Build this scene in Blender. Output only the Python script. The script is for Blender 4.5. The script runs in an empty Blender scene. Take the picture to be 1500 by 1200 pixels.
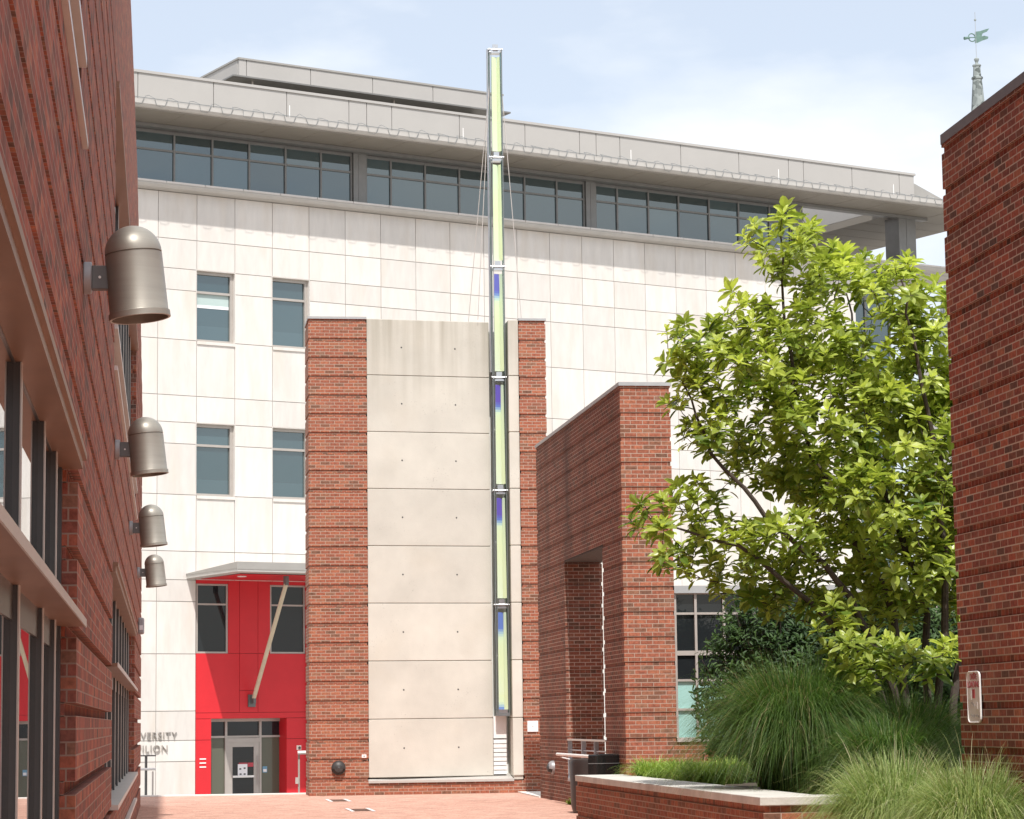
import bpy, math, random
from mathutils import Vector, Matrix
import numpy as np
random.seed(7); rng = np.random.default_rng(7)
R = math.radians
S = bpy.context.scene
COL = S.collection

# ------------------------------------------------------------------ camera
YAW, PITCH, ROLL = R(7.8462), R(7.0429), -0.0125
cam = bpy.data.cameras.new('camera'); camo = bpy.data.objects.new('camera', cam); COL.objects.link(camo)
cam.sensor_fit = 'HORIZONTAL'; cam.sensor_width = 36.0; cam.lens = 36.0*3700/1500
cam.clip_start = 0.1; cam.clip_end = 6000
f = Vector((math.sin(YAW)*math.cos(PITCH), math.cos(YAW)*math.cos(PITCH), math.sin(PITCH)))
r = Vector((math.cos(YAW), -math.sin(YAW), 0)); u = r.cross(f)
r2 = math.cos(ROLL)*r + math.sin(ROLL)*u; u2 = -math.sin(ROLL)*r + math.cos(ROLL)*u
m = Matrix((r2, u2, -f)).transposed().to_4x4(); m.translation = Vector((0, 0, 1.5))
camo.matrix_world = m
S.camera = camo

# ------------------------------------------------------------------ sky, sun, exposure
SUN_EL, SUN_AZ = 58.0, 3.4          # azimuth: degrees towards -X, measured from -Y (behind the camera)
S.view_settings.view_transform = 'Standard'; S.view_settings.look = 'None'
S.view_settings.exposure = 0.57; S.view_settings.gamma = 1.0
W = bpy.data.worlds.new('World'); S.world = W; W.use_nodes = True
nt = W.node_tree; nt.nodes.clear()
def N(nt, t, **kw):
    n = nt.nodes.new(t)
    for k, v in kw.items():
        if k.startswith('i_'):
            key = k[2:]
            key = int(key) if key.isdigit() else key.replace('_', ' ')
            n.inputs[key].default_value = v
        else: setattr(n, k, v)
    return n
sky = N(nt, 'ShaderNodeTexSky', sky_type='NISHITA', sun_disc=False, sun_elevation=R(SUN_EL), sun_rotation=R(180+SUN_AZ),
        air_density=1.0, dust_density=2.5, ozone_density=1.0, altitude=50)
tc = N(nt, 'ShaderNodeTexCoord')
mp = N(nt, 'ShaderNodeMapping'); mp.inputs['Scale'].default_value = (1.0, 1.0, 2.6); mp.inputs['Location'].default_value = (2.35, 0.4, 0.15)
nz = N(nt, 'ShaderNodeTexNoise', i_Scale=4.2, i_Detail=7.0, i_Roughness=0.5)
rp = N(nt, 'ShaderNodeValToRGB'); rp.color_ramp.elements[0].position = 0.44; rp.color_ramp.elements[1].position = 0.62
rp.color_ramp.elements[0].color = (0.45, 0.45, 0.45, 1); rp.color_ramp.elements[1].color = (0.97, 0.97, 0.97, 1)
mx = N(nt, 'ShaderNodeMix', data_type='RGBA'); mx.inputs['B'].default_value = (6.0, 6.15, 6.3, 1)
bg = N(nt, 'ShaderNodeBackground', i_Strength=0.125); wo = N(nt, 'ShaderNodeOutputWorld')
L = nt.links.new
L(tc.outputs['Generated'], mp.inputs['Vector']); L(mp.outputs[0], nz.inputs['Vector']); L(nz.outputs[0], rp.inputs[0])
L(rp.outputs[0], mx.inputs['Factor']); L(sky.outputs[0], mx.inputs['A']); L(mx.outputs['Result'], bg.inputs[0]); L(bg.outputs[0], wo.inputs[0])
sd = bpy.data.lights.new('sun', 'SUN'); sd.energy = 3.4; sd.angle = R(0.53); sd.color = (1.0, 0.965, 0.92)
so = bpy.data.objects.new('sun', sd); COL.objects.link(so); so.location = (0, -20, 60)
sv = Vector((-math.sin(R(SUN_AZ))*math.cos(R(SUN_EL)), -math.cos(R(SUN_AZ))*math.cos(R(SUN_EL)), math.sin(R(SUN_EL))))
so.rotation_euler = sv.to_track_quat('Z', 'Y').to_euler()

# ------------------------------------------------------------------ materials
def newmat(name):
    mt = bpy.data.materials.new(name); mt.use_nodes = True
    nt = mt.node_tree; b = nt.nodes['Principled BSDF']
    return mt, nt, b
def plain(name, col, rough=0.6, metal=0.0, var=0.12, scale=3.0, bump=0.0, ior=1.5, stretch=(1, 1, 1), spec=0.5, bscale=40):
    mt, nt, b = newmat(name); L = nt.links.new
    tc = N(nt, 'ShaderNodeTexCoord'); mp = N(nt, 'ShaderNodeMapping'); mp.inputs['Scale'].default_value = stretch
    nz = N(nt, 'ShaderNodeTexNoise', i_Scale=scale, i_Detail=6.0, i_Roughness=0.6)
    L(tc.outputs['Object'], mp.inputs[0]); L(mp.outputs[0], nz.inputs['Vector'])
    mr = N(nt, 'ShaderNodeMapRange'); mr.inputs[1].default_value = .3; mr.inputs[2].default_value = .7
    mr.inputs[3].default_value = 1-var; mr.inputs[4].default_value = 1+var
    L(nz.outputs[0], mr.inputs[0])
    hs = N(nt, 'ShaderNodeHueSaturation'); hs.inputs['Color'].default_value = (*col, 1)
    L(mr.outputs[0], hs.inputs['Value']); L(hs.outputs[0], b.inputs['Base Color'])
    b.inputs['Roughness'].default_value = rough; b.inputs['Metallic'].default_value = metal; b.inputs['IOR'].default_value = ior
    b.inputs['Specular IOR Level'].default_value = spec
    if bump:
        n2 = N(nt, 'ShaderNodeTexNoise', i_Scale=bscale, i_Detail=4.0); bp = N(nt, 'ShaderNodeBump', i_Strength=bump, i_Distance=0.01)
        L(tc.outputs['Object'], n2.inputs['Vector']); L(n2.outputs[0], bp.inputs['Height']); L(bp.outputs[0], b.inputs['Normal'])
    return mt
def brick(name, stops, mortar, bw=.2032, rh=.0677333, ms=.006, stain=0.25, offset=.5, bump=.5, swap=False, grime=(.10,.07,.06), sscale=.5, rough=.85):
    mt, nt, b = newmat(name); L = nt.links.new
    tc = N(nt, 'ShaderNodeTexCoord'); mp = N(nt, 'ShaderNodeMapping')
    bt = N(nt, 'ShaderNodeTexBrick', offset=offset, i_Scale=1.0, i_Mortar_Size=ms, i_Mortar_Smooth=.15, i_Bias=0.0, i_Brick_Width=bw, i_Row_Height=rh)
    bt.inputs['Color1'].default_value = (0, 0, 0, 1); bt.inputs['Color2'].default_value = (1, 1, 1, 1); bt.inputs['Mortar'].default_value = (.5, .5, .5, 1)
    L(tc.outputs['UV'], mp.inputs[0])
    if swap: mp.inputs['Rotation'].default_value = (0, 0, math.pi/2)
    L(mp.outputs[0], bt.inputs['Vector'])
    rp = N(nt, 'ShaderNodeValToRGB'); rp.color_ramp.interpolation = 'LINEAR'
    els = rp.color_ramp.elements
    while len(els) < len(stops): els.new(.5)
    for e, (p, c) in zip(els, stops): e.position = p; e.color = (*c, 1)
    L(bt.outputs['Color'], rp.inputs[0])
    nz = N(nt, 'ShaderNodeTexNoise', i_Scale=22.0, i_Detail=5.0, i_Roughness=.65); L(tc.outputs['Object'], nz.inputs['Vector'])
    mr = N(nt, 'ShaderNodeMapRange'); mr.inputs[1].default_value = .3; mr.inputs[2].default_value = .7; mr.inputs[3].default_value = .62; mr.inputs[4].default_value = 1.38
    L(nz.outputs[0], mr.inputs[0])
    hs = N(nt, 'ShaderNodeHueSaturation'); L(rp.outputs[0], hs.inputs['Color']); L(mr.outputs[0], hs.inputs['Value'])
    mm = N(nt, 'ShaderNodeMix', data_type='RGBA'); L(bt.outputs['Fac'], mm.inputs['Factor']); L(hs.outputs[0], mm.inputs['A']); mm.inputs['B'].default_value = (*mortar, 1)
    st = N(nt, 'ShaderNodeMapping'); st.inputs['Scale'].default_value = (1, 1, .22); L(tc.outputs['Object'], st.inputs[0])
    n3 = N(nt, 'ShaderNodeTexNoise', i_Scale=sscale, i_Detail=6.0, i_Roughness=.6); L(st.outputs[0], n3.inputs['Vector'])
    m3 = N(nt, 'ShaderNodeMapRange'); m3.inputs[1].default_value = .45; m3.inputs[2].default_value = .75; m3.inputs[3].default_value = 0; m3.inputs[4].default_value = stain
    L(n3.outputs[0], m3.inputs[0])
    mg = N(nt, 'ShaderNodeMix', data_type='RGBA'); L(m3.outputs[0], mg.inputs['Factor']); L(mm.outputs['Result'], mg.inputs['A']); mg.inputs['B'].default_value = (*grime, 1)
    n4 = N(nt, 'ShaderNodeTexNoise', i_Scale=2.1, i_Detail=9.0, i_Roughness=.75); L(tc.outputs['Object'], n4.inputs['Vector'])
    m4 = N(nt, 'ShaderNodeMapRange'); m4.inputs[1].default_value = .56; m4.inputs[2].default_value = .80; m4.inputs[4].default_value = .40; L(n4.outputs[0], m4.inputs[0])
    mh = N(nt, 'ShaderNodeMix', data_type='RGBA'); L(m4.outputs[0], mh.inputs['Factor']); L(mg.outputs['Result'], mh.inputs['A']); mh.inputs['B'].default_value = (mortar[0]*.85, mortar[1]*.85, mortar[2]*.85, 1); mg = mh
    L(mg.outputs['Result'], b.inputs['Base Color']); b.inputs['Roughness'].default_value = rough; b.inputs['Specular IOR Level'].default_value = .25
    iv = N(nt, 'ShaderNodeMath', operation='MULTIPLY_ADD'); iv.inputs[1].default_value = -1.0; L(bt.outputs['Fac'], iv.inputs[0])
    sc = N(nt, 'ShaderNodeMath', operation='MULTIPLY'); sc.inputs[1].default_value = .35; L(nz.outputs[0], sc.inputs[0]); L(sc.outputs[0], iv.inputs[2])
    bp = N(nt, 'ShaderNodeBump', i_Strength=bump, i_Distance=.006); L(iv.outputs[0], bp.inputs['Height']); L(bp.outputs[0], b.inputs['Normal'])
    return mt
RED = [(0.0, (.17, .085, .055)), (.09, (.21, .095, .058)), (.16, (.265, .094, .056)), (.55, (.315, .106, .063)), (.84, (.365, .132, .073)), (.95, (.28, .13, .078)), (1.0, (.22, .12, .08))]
DARK = [(0.0, (.13, .07, .052)), (.08, (.19, .078, .052)), (.22, (.25, .074, .05)), (.5, (.31, .085, .056)), (.75, (.40, .105, .06)), (.9, (.45, .15, .08)), (1.0, (.22, .105, .07))]
M = {}
M['brick'] = brick('red_brick', RED, (.42, .315, .25), stain=.12)
M['brick_old_shaded'] = brick('weathered_shaded_brick', [(p, (c[0]*.70, c[1]*.68, c[2]*.70)) for p, c in RED], (.46, .35, .28), stain=.78, grime=(.085, .055, .045), sscale=.8)  # stained brick, its colour also darkened to paint in the wall side's shade
M['brick_right'] = brick('dark_red_brick', [(p, (c[0]*.86, c[1]*.92, c[2]*.98)) for p, c in DARK], (.50, .41, .33), stain=.4, sscale=1.1, grime=(.14,.085,.065))
M['brick_left'] = brick('left_brick', [(p, (c[0]*1.0, c[1]*1.12, c[2]*1.2)) for p, c in DARK], (.36, .25, .20), ms=.005, stain=.5, grime=(.15,.10,.085), sscale=2.2)
M['paver'] = brick('clay_paver', [(0, (.40, .225, .17)), (.3, (.50, .28, .215)), (.7, (.56, .325, .25)), (1, (.62, .39, .30))], (.46, .31, .24), bw=.2, rh=.1, ms=.003, stain=.25, grime=(.55, .36, .28), sscale=.6, bump=.2)
M['cap'] = plain('grey_coping', (.40, .41, .41), .5, .3, var=.1)
M['cap_dark'] = plain('dark_coping', (.17, .175, .185), .45, .4, var=.12)
M['tan_metal'] = plain('tan_metal', (.27, .15, .095), .42, .25, var=.12, scale=6, stretch=(1, .3, 1))
M['strut_tan'] = plain('pale_tan_strut', (.56, .47, .34), .5, .1, var=.08)
M['trim'] = plain('pale_metal_trim', (.60, .56, .52), .4, .3, var=.06)
M['dark_frame'] = plain('dark_grey_frame', (.085, .085, .085), .35, .3, var=.1)
M['frame'] = plain('taupe_frame', (.42, .385, .35), .45, .2, var=.06)
M['grey_frame'] = plain('grey_frame', (.22, .215, .205), .45, .3, var=.08)
M['roof_metal'] = plain('roof_metal', (.36, .345, .32), .5, .25, var=.06, scale=1.2)
M['parapet'] = plain('parapet_panel', (.41, .395, .375), .6, 0, var=.035, scale=.8)
M['soffit'] = plain('soffit', (.25, .225, .19), .6, 0, var=.06, scale=1.0)
M['ledge'] = plain('ledge_metal', (.47, .45, .42), .5, .1, var=.06)
M['backing'] = plain('joint_backing', (.33, .30, .28), .8)
M['white'] = plain('white_paint', (.80, .79, .77), .5, var=.04)
M['red_panel'] = plain('red_panel', (.60, .022, .030), .42, var=.05, scale=1.5, spec=.35)
M['red_joint'] = plain('red_joint', (.24, .03, .03), .7)
M['steel'] = plain('brushed_steel', (.55, .56, .57), .3, .9, var=.08)
M['steel_dark'] = plain('dark_steel', (.22, .235, .24), .35, .5, var=.1)
M['bronze'] = plain('bronze_grey_metal', (.34, .32, .275), .42, .35, var=.08, scale=30, stretch=(.05, .05, 1), bump=.05, bscale=120)
M['bronze_dark'] = plain('dark_bracket', (.15, .15, .145), .5, .4, var=.1)
M['interior_dark'] = plain('dark_interior', (.02, .015, .014), .8)
M['soil'] = plain('soil', (.05, .035, .022), .95, var=.4, scale=8, bump=.8)
M['lower_ground'] = plain('lower_paving', (.36, .34, .31), .85, var=.15, scale=.4)
M['kerb'] = plain('pale_kerb', (.74, .72, .67), .7, var=.08, scale=2)
M['coping'] = plain('limestone_coping', (.56, .545, .50), .75, var=.14, scale=3.5, bump=.3)
M['bin'] = plain('brown_black_bin', (.045, .036, .034), .42, .2, var=.2)
M['bin_gloss'] = plain('black_gloss', (.012, .012, .012), .16, 0, var=.1)
M['rail'] = plain('blue_grey_rail', (.48, .52, .56), .4, .4, var=.08)
M['plaque'] = plain('white_plaque', (.80, .80, .80), .4, var=.05)
M['sign_red'] = plain('sign_red', (.45, .05, .07), .5)
M['ink'] = plain('dark_ink', (.05, .05, .05), .5)
M['blue'] = plain('blue_sticker', (.15, .32, .45), .5)
M['paper'] = plain('paper', (.80, .80, .82), .6, var=.04)
M['rust'] = plain('rusty_grate', (.17, .10, .075), .8, var=.25, scale=6)
M['bark'] = plain('grey_bark', (.062, .046, .036), .9, var=.35, scale=12, bump=.6, bscale=60)
M['copper'] = plain('verdigris', (.12, .20, .17), .7, var=.2)
M['lamp_dark'] = plain('dark_lamp', (.05, .048, .046), .5, .3)
M['lamp_grey'] = plain('grey_lamp', (.36, .36, .37), .45, .3)
M['letters'] = plain('metal_letters', (.42, .39, .36), .35, .6)

def stone(name, col, var, streak, tint=.07):
    mt, nt, b = newmat(name); L = nt.links.new
    tc = N(nt, 'ShaderNodeTexCoord'); at = N(nt, 'ShaderNodeAttribute', attribute_name='tint')
    m1 = N(nt, 'ShaderNodeMapping'); m1.inputs['Scale'].default_value = (1.6, 1.6, .35); m1.inputs['Rotation'].default_value = (0, .14, 0)
    n1 = N(nt, 'ShaderNodeTexNoise', noise_dimensions='4D', i_Scale=3.0, i_Detail=7.0, i_Roughness=.62)
    L(tc.outputs['Object'], m1.inputs[0]); L(m1.outputs[0], n1.inputs['Vector'])
    mw = N(nt, 'ShaderNodeMath', operation='MULTIPLY'); mw.inputs[1].default_value = 50; L(at.outputs['Fac'], mw.inputs[0]); L(mw.outputs[0], n1.inputs['W'])
    r1 = N(nt, 'ShaderNodeMapRange'); r1.inputs[1].default_value = .35; r1.inputs[2].default_value = .7; r1.inputs[3].default_value = 1+var*.5; r1.inputs[4].default_value = 1-var
    L(n1.outputs[0], r1.inputs[0])
    r2 = N(nt, 'ShaderNodeMapRange'); r2.inputs[3].default_value = 1-tint; r2.inputs[4].default_value = 1+tint; L(at.outputs['Fac'], r2.inputs[0])
    mu = N(nt, 'ShaderNodeMath', operation='MULTIPLY'); L(r1.outputs[0], mu.inputs[0]); L(r2.outputs[0], mu.inputs[1])
    hs = N(nt, 'ShaderNodeHueSaturation'); hs.inputs['Color'].default_value = (*col, 1); L(mu.outputs[0], hs.inputs['Value'])
    # warm veins
    n2 = N(nt, 'ShaderNodeTexNoise', noise_dimensions='4D', i_Scale=1.1, i_Detail=5.0); L(m1.outputs[0], n2.inputs['Vector']); L(mw.outputs[0], n2.inputs['W'])
    r3 = N(nt, 'ShaderNodeMapRange'); r3.inputs[1].default_value = .5; r3.inputs[2].default_value = .75; r3.inputs[4].default_value = streak; L(n2.outputs[0], r3.inputs[0])
    mg = N(nt, 'ShaderNodeMix', data_type='RGBA'); L(r3.outputs[0], mg.inputs['Factor']); L(hs.outputs[0], mg.inputs['A']); mg.inputs['B'].default_value = (col[0]*.86, col[1]*.77, col[2]*.66, 1)
    L(mg.outputs['Result'], b.inputs['Base Color']); b.inputs['Roughness'].default_value = .7; b.inputs['Specular IOR Level'].default_value = .3
    return mt
M['stone'] = stone('limestone_panel', (.655, .622, .582), .08, .4, .06)
def concrete():
    mt, nt, b = newmat('cast_concrete'); L = nt.links.new
    tc = N(nt, 'ShaderNodeTexCoord'); at = N(nt, 'ShaderNodeAttribute', attribute_name='tint')
    n1 = N(nt, 'ShaderNodeTexNoise', i_Scale=1.0, i_Detail=8.0, i_Roughness=.6); L(tc.outputs['Object'], n1.inputs['Vector'])
    r1 = N(nt, 'ShaderNodeMapRange'); r1.inputs[1].default_value = .3; r1.inputs[2].default_value = .7; r1.inputs[3].default_value = .88; r1.inputs[4].default_value = 1.06; L(n1.outputs[0], r1.inputs[0])
    r2 = N(nt, 'ShaderNodeMapRange'); r2.inputs[3].default_value = .93; r2.inputs[4].default_value = 1.05; L(at.outputs['Fac'], r2.inputs[0])
    mu = N(nt, 'ShaderNodeMath', operation='MULTIPLY'); L(r1.outputs[0], mu.inputs[0]); L(r2.outputs[0], mu.inputs[1])
    # pits
    vo = N(nt, 'ShaderNodeTexNoise', i_Scale=34.0, i_Detail=2.0); L(tc.outputs['Object'], vo.inputs['Vector'])
    n5 = N(nt, 'ShaderNodeTexNoise', i_Scale=1.3, i_Detail=3.0); L(tc.outputs['Object'], n5.inputs['Vector'])
    pa = N(nt, 'ShaderNodeMapRange'); pa.inputs[1].default_value = .40; pa.inputs[2].default_value = .66; pa.inputs[3].default_value = .80; pa.inputs[4].default_value = .66; L(n5.outputs[0], pa.inputs[0])
    gt = N(nt, 'ShaderNodeMath', operation='GREATER_THAN'); L(vo.outputs[0], gt.inputs[0]); L(pa.outputs[0], gt.inputs[1])
    pm = N(nt, 'ShaderNodeMath', operation='MULTIPLY_ADD'); pm.inputs[1].default_value = -.22; pm.inputs[2].default_value = 1.0; L(gt.outputs[0], pm.inputs[0])
    m2 = N(nt, 'ShaderNodeMath', operation='MULTIPLY'); L(mu.outputs[0], m2.inputs[0]); L(pm.outputs[0], m2.inputs[1])
    hs = N(nt, 'ShaderNodeHueSaturation'); hs.inputs['Color'].default_value = (.605, .582, .515, 1); L(m2.outputs[0], hs.inputs['Value'])
    # rain streaks running down from the top edge (a stain: fades over the top two metres)
    ms = N(nt, 'ShaderNodeMapping'); ms.inputs['Scale'].default_value = (5, 5, .25); L(tc.outputs['Object'], ms.inputs[0])
    n3 = N(nt, 'ShaderNodeTexNoise', i_Scale=1.0, i_Detail=5.0); L(ms.outputs[0], n3.inputs['Vector'])
    sx = N(nt, 'ShaderNodeSeparateXYZ'); L(tc.outputs['Object'], sx.inputs[0])
    rz = N(nt, 'ShaderNodeMapRange'); rz.inputs[1].default_value = 7.9; rz.inputs[2].default_value = 10.2; rz.inputs[3].default_value = 0; rz.inputs[4].default_value = .95; L(sx.outputs[2], rz.inputs[0])
    rn = N(nt, 'ShaderNodeMapRange'); rn.inputs[1].default_value = .35; rn.inputs[2].default_value = .65; rn.inputs[3].default_value = .15; L(n3.outputs[0], rn.inputs[0])
    mf = N(nt, 'ShaderNodeMath', operation='MULTIPLY'); L(rz.outputs[0], mf.inputs[0]); L(rn.outputs[0], mf.inputs[1])
    mg = N(nt, 'ShaderNodeMix', data_type='RGBA'); L(mf.outputs[0], mg.inputs['Factor']); L(hs.outputs[0], mg.inputs['A']); mg.inputs['B'].default_value = (.38, .355, .295, 1)
    # ochre rust patches
    n4 = N(nt, 'ShaderNodeTexNoise', i_Scale=.7, i_Detail=6.0); L(tc.outputs['Object'], n4.inputs['Vector'])
    r4 = N(nt, 'ShaderNodeMapRange'); r4.inputs[1].default_value = .52; r4.inputs[2].default_value = .74; r4.inputs[4].default_value = .45; L(n4.outputs[0], r4.inputs[0])
    mo = N(nt, 'ShaderNodeMix', data_type='RGBA'); L(r4.outputs[0], mo.inputs['Factor']); L(mg.outputs['Result'], mo.inputs['A']); mo.inputs['B'].default_value = (.55, .50, .41, 1)
    L(mo.outputs['Result'], b.inputs['Base Color']); b.inputs['Roughness'].default_value = .85; b.inputs['Specular IOR Level'].default_value = .25
    bp = N(nt, 'ShaderNodeBump', i_Strength=.15, i_Distance=.01); L(vo.outputs[0], bp.inputs['Height']); L(bp.outputs[0], b.inputs['Normal'])
    return mt
M['concrete'] = concrete()
def glass(name, col, ior, rough=.015, wav=.0015):
    mt, nt, b = newmat(name); L = nt.links.new
    b.inputs['Base Color'].default_value = (*col, 1); b.inputs['Roughness'].default_value = rough; b.inputs['IOR'].default_value = ior
    if not wav: return mt
    tc = N(nt, 'ShaderNodeTexCoord'); nz = N(nt, 'ShaderNodeTexNoise', i_Scale=.9, i_Detail=1.0)
    bp = N(nt, 'ShaderNodeBump', i_Strength=.3, i_Distance=wav*5); L(tc.outputs['Object'], nz.inputs['Vector']); L(nz.outputs[0], bp.inputs['Height']); L(bp.outputs[0], b.inputs['Normal'])
    return mt
M['glass'] = glass('blue_grey_glass', (.03, .055, .062), 2.3)
_nt = M['glass'].node_tree; _a = N(_nt, 'ShaderNodeAttribute', attribute_name='tint'); _r = N(_nt, 'ShaderNodeValToRGB')
_r.color_ramp.elements[0].color = (.010, .026, .030, 1); _r.color_ramp.elements[1].color = (.062, .105, .118, 1)
_nt.nodes['Principled BSDF'].inputs['Specular Tint'].default_value = (.90, .98, 1.0, 1)
_nt.links.new(_a.outputs['Fac'], _r.inputs[0]); _nt.links.new(_r.outputs[0], _nt.nodes['Principled BSDF'].inputs['Base Color'])
M['glass_dark'] = glass('dark_glass', (.016, .019, .021), 1.5)
M['glass_mirror'] = glass('dark_reflecting_glass', (.012, .014, .015), 1.6, .0, 0)
M['glass_door'] = glass('grey_door_glass', (.11, .115, .085), 1.5, .03)
M['frost'] = glass('frosted_teal_glass', (.33, .56, .52), 1.5, .3)
M['blind'] = plain('pale_blind', (.42, .52, .50), .6, var=.04)

def leafmat(name, ca, cb, rough=.38, trans=.35, dry=None):
    mt, nt, b = newmat(name); L = nt.links.new
    at = N(nt, 'ShaderNodeAttribute', attribute_name='tint'); rp = N(nt, 'ShaderNodeValToRGB')
    rp.color_ramp.elements[0].color = (*ca, 1); rp.color_ramp.elements[1].color = (*cb, 1); L(at.outputs['Fac'], rp.inputs[0])
    if dry: rp.color_ramp.elements[1].position = .86; e = rp.color_ramp.elements.new(.94); e.color = (*dry, 1)
    L(rp.outputs[0], b.inputs['Base Color']); b.inputs['Roughness'].default_value = rough
    tr = N(nt, 'ShaderNodeBsdfTranslucent'); hs = N(nt, 'ShaderNodeHueSaturation', i_Value=1.5, i_Saturation=1.1); L(rp.outputs[0], hs.inputs['Color']); L(hs.outputs[0], tr.inputs[0])
    ms = N(nt, 'ShaderNodeMixShader', i_Fac=trans); out = nt.nodes['Material Output']
    L(b.outputs[0], ms.inputs[1]); L(tr.outputs[0], ms.inputs[2]); L(ms.outputs[0], out.inputs['Surface'])
    return mt
M['leaf'] = leafmat('magnolia_leaf', (.10, .165, .025), (.58, .65, .14), .34, .42)
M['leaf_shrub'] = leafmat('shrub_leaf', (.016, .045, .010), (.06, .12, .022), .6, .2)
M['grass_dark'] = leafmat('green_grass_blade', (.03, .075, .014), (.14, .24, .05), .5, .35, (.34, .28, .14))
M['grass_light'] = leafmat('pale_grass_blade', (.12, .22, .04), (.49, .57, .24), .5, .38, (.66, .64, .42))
M['lirio'] = leafmat('bright_grass_blade', (.14, .26, .035), (.44, .54, .12), .45, .35)
def dichroic():
    mt, nt, b = newmat('dichroic_glass'); L = nt.links.new
    at = N(nt, 'ShaderNodeAttribute', attribute_name='tint'); rp = N(nt, 'ShaderNodeValToRGB')
    els = rp.color_ramp.elements; els[0].position = 0.0; els[0].color = (.80, .90, .70, 1); els[1].position = .30; els[1].color = (.80, .90, .60, 1)
    for p, c in [(.55, (.76, .90, .66)), (.70, (.42, .62, .74)), (.80, (.17, .27, .66)), (1.0, (.17, .13, .56))]:
        e = els.new(p); e.color = (*c, 1)
    L(at.outputs['Fac'], rp.inputs[0]); L(rp.outputs[0], b.inputs['Base Color']); b.inputs['Roughness'].default_value = .08
    tr = N(nt, 'ShaderNodeBsdfTranslucent'); L(rp.outputs[0], tr.inputs[0]); ms = N(nt, 'ShaderNodeMixShader', i_Fac=.3)
    L(b.outputs[0], ms.inputs[1]); L(tr.outputs[0], ms.inputs[2]); L(ms.outputs[0], nt.nodes['Material Output'].inputs['Surface'])
    return mt
M['dichroic'] = dichroic()
def clearglass():
    mt, nt, b = newmat('clear_green_glass'); L = nt.links.new
    tp = N(nt, 'ShaderNodeBsdfTransparent'); tp.inputs[0].default_value = (.72, .84, .80, 1); ms = N(nt, 'ShaderNodeMixShader', i_Fac=.22)
    b.inputs['Base Color'].default_value = (.35, .45, .43, 1); b.inputs['Roughness'].default_value = .05
    L(tp.outputs[0], ms.inputs[1]); L(b.outputs[0], ms.inputs[2]); L(ms.outputs[0], nt.nodes['Material Output'].inputs['Surface'])
    return mt
M['clear'] = clearglass()
def leadmat():
    mt, nt, b = newmat('weathered_lead'); L = nt.links.new
    tc = N(nt, 'ShaderNodeTexCoord'); vo = N(nt, 'ShaderNodeTexVoronoi', i_Scale=3.2); L(tc.outputs['Object'], vo.inputs['Vector'])
    rp = N(nt, 'ShaderNodeValToRGB'); e = rp.color_ramp.elements; e[0].color = (.09, .105, .10, 1); e[1].color = (.27, .30, .29, 1); e[0].position = .2; e[1].position = .5
    L(vo.outputs['Color'], rp.inputs[0]); L(rp.outputs[0], b.inputs['Base Color']); b.inputs['Roughness'].default_value = .6
    return mt
M['lead'] = leadmat()

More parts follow.
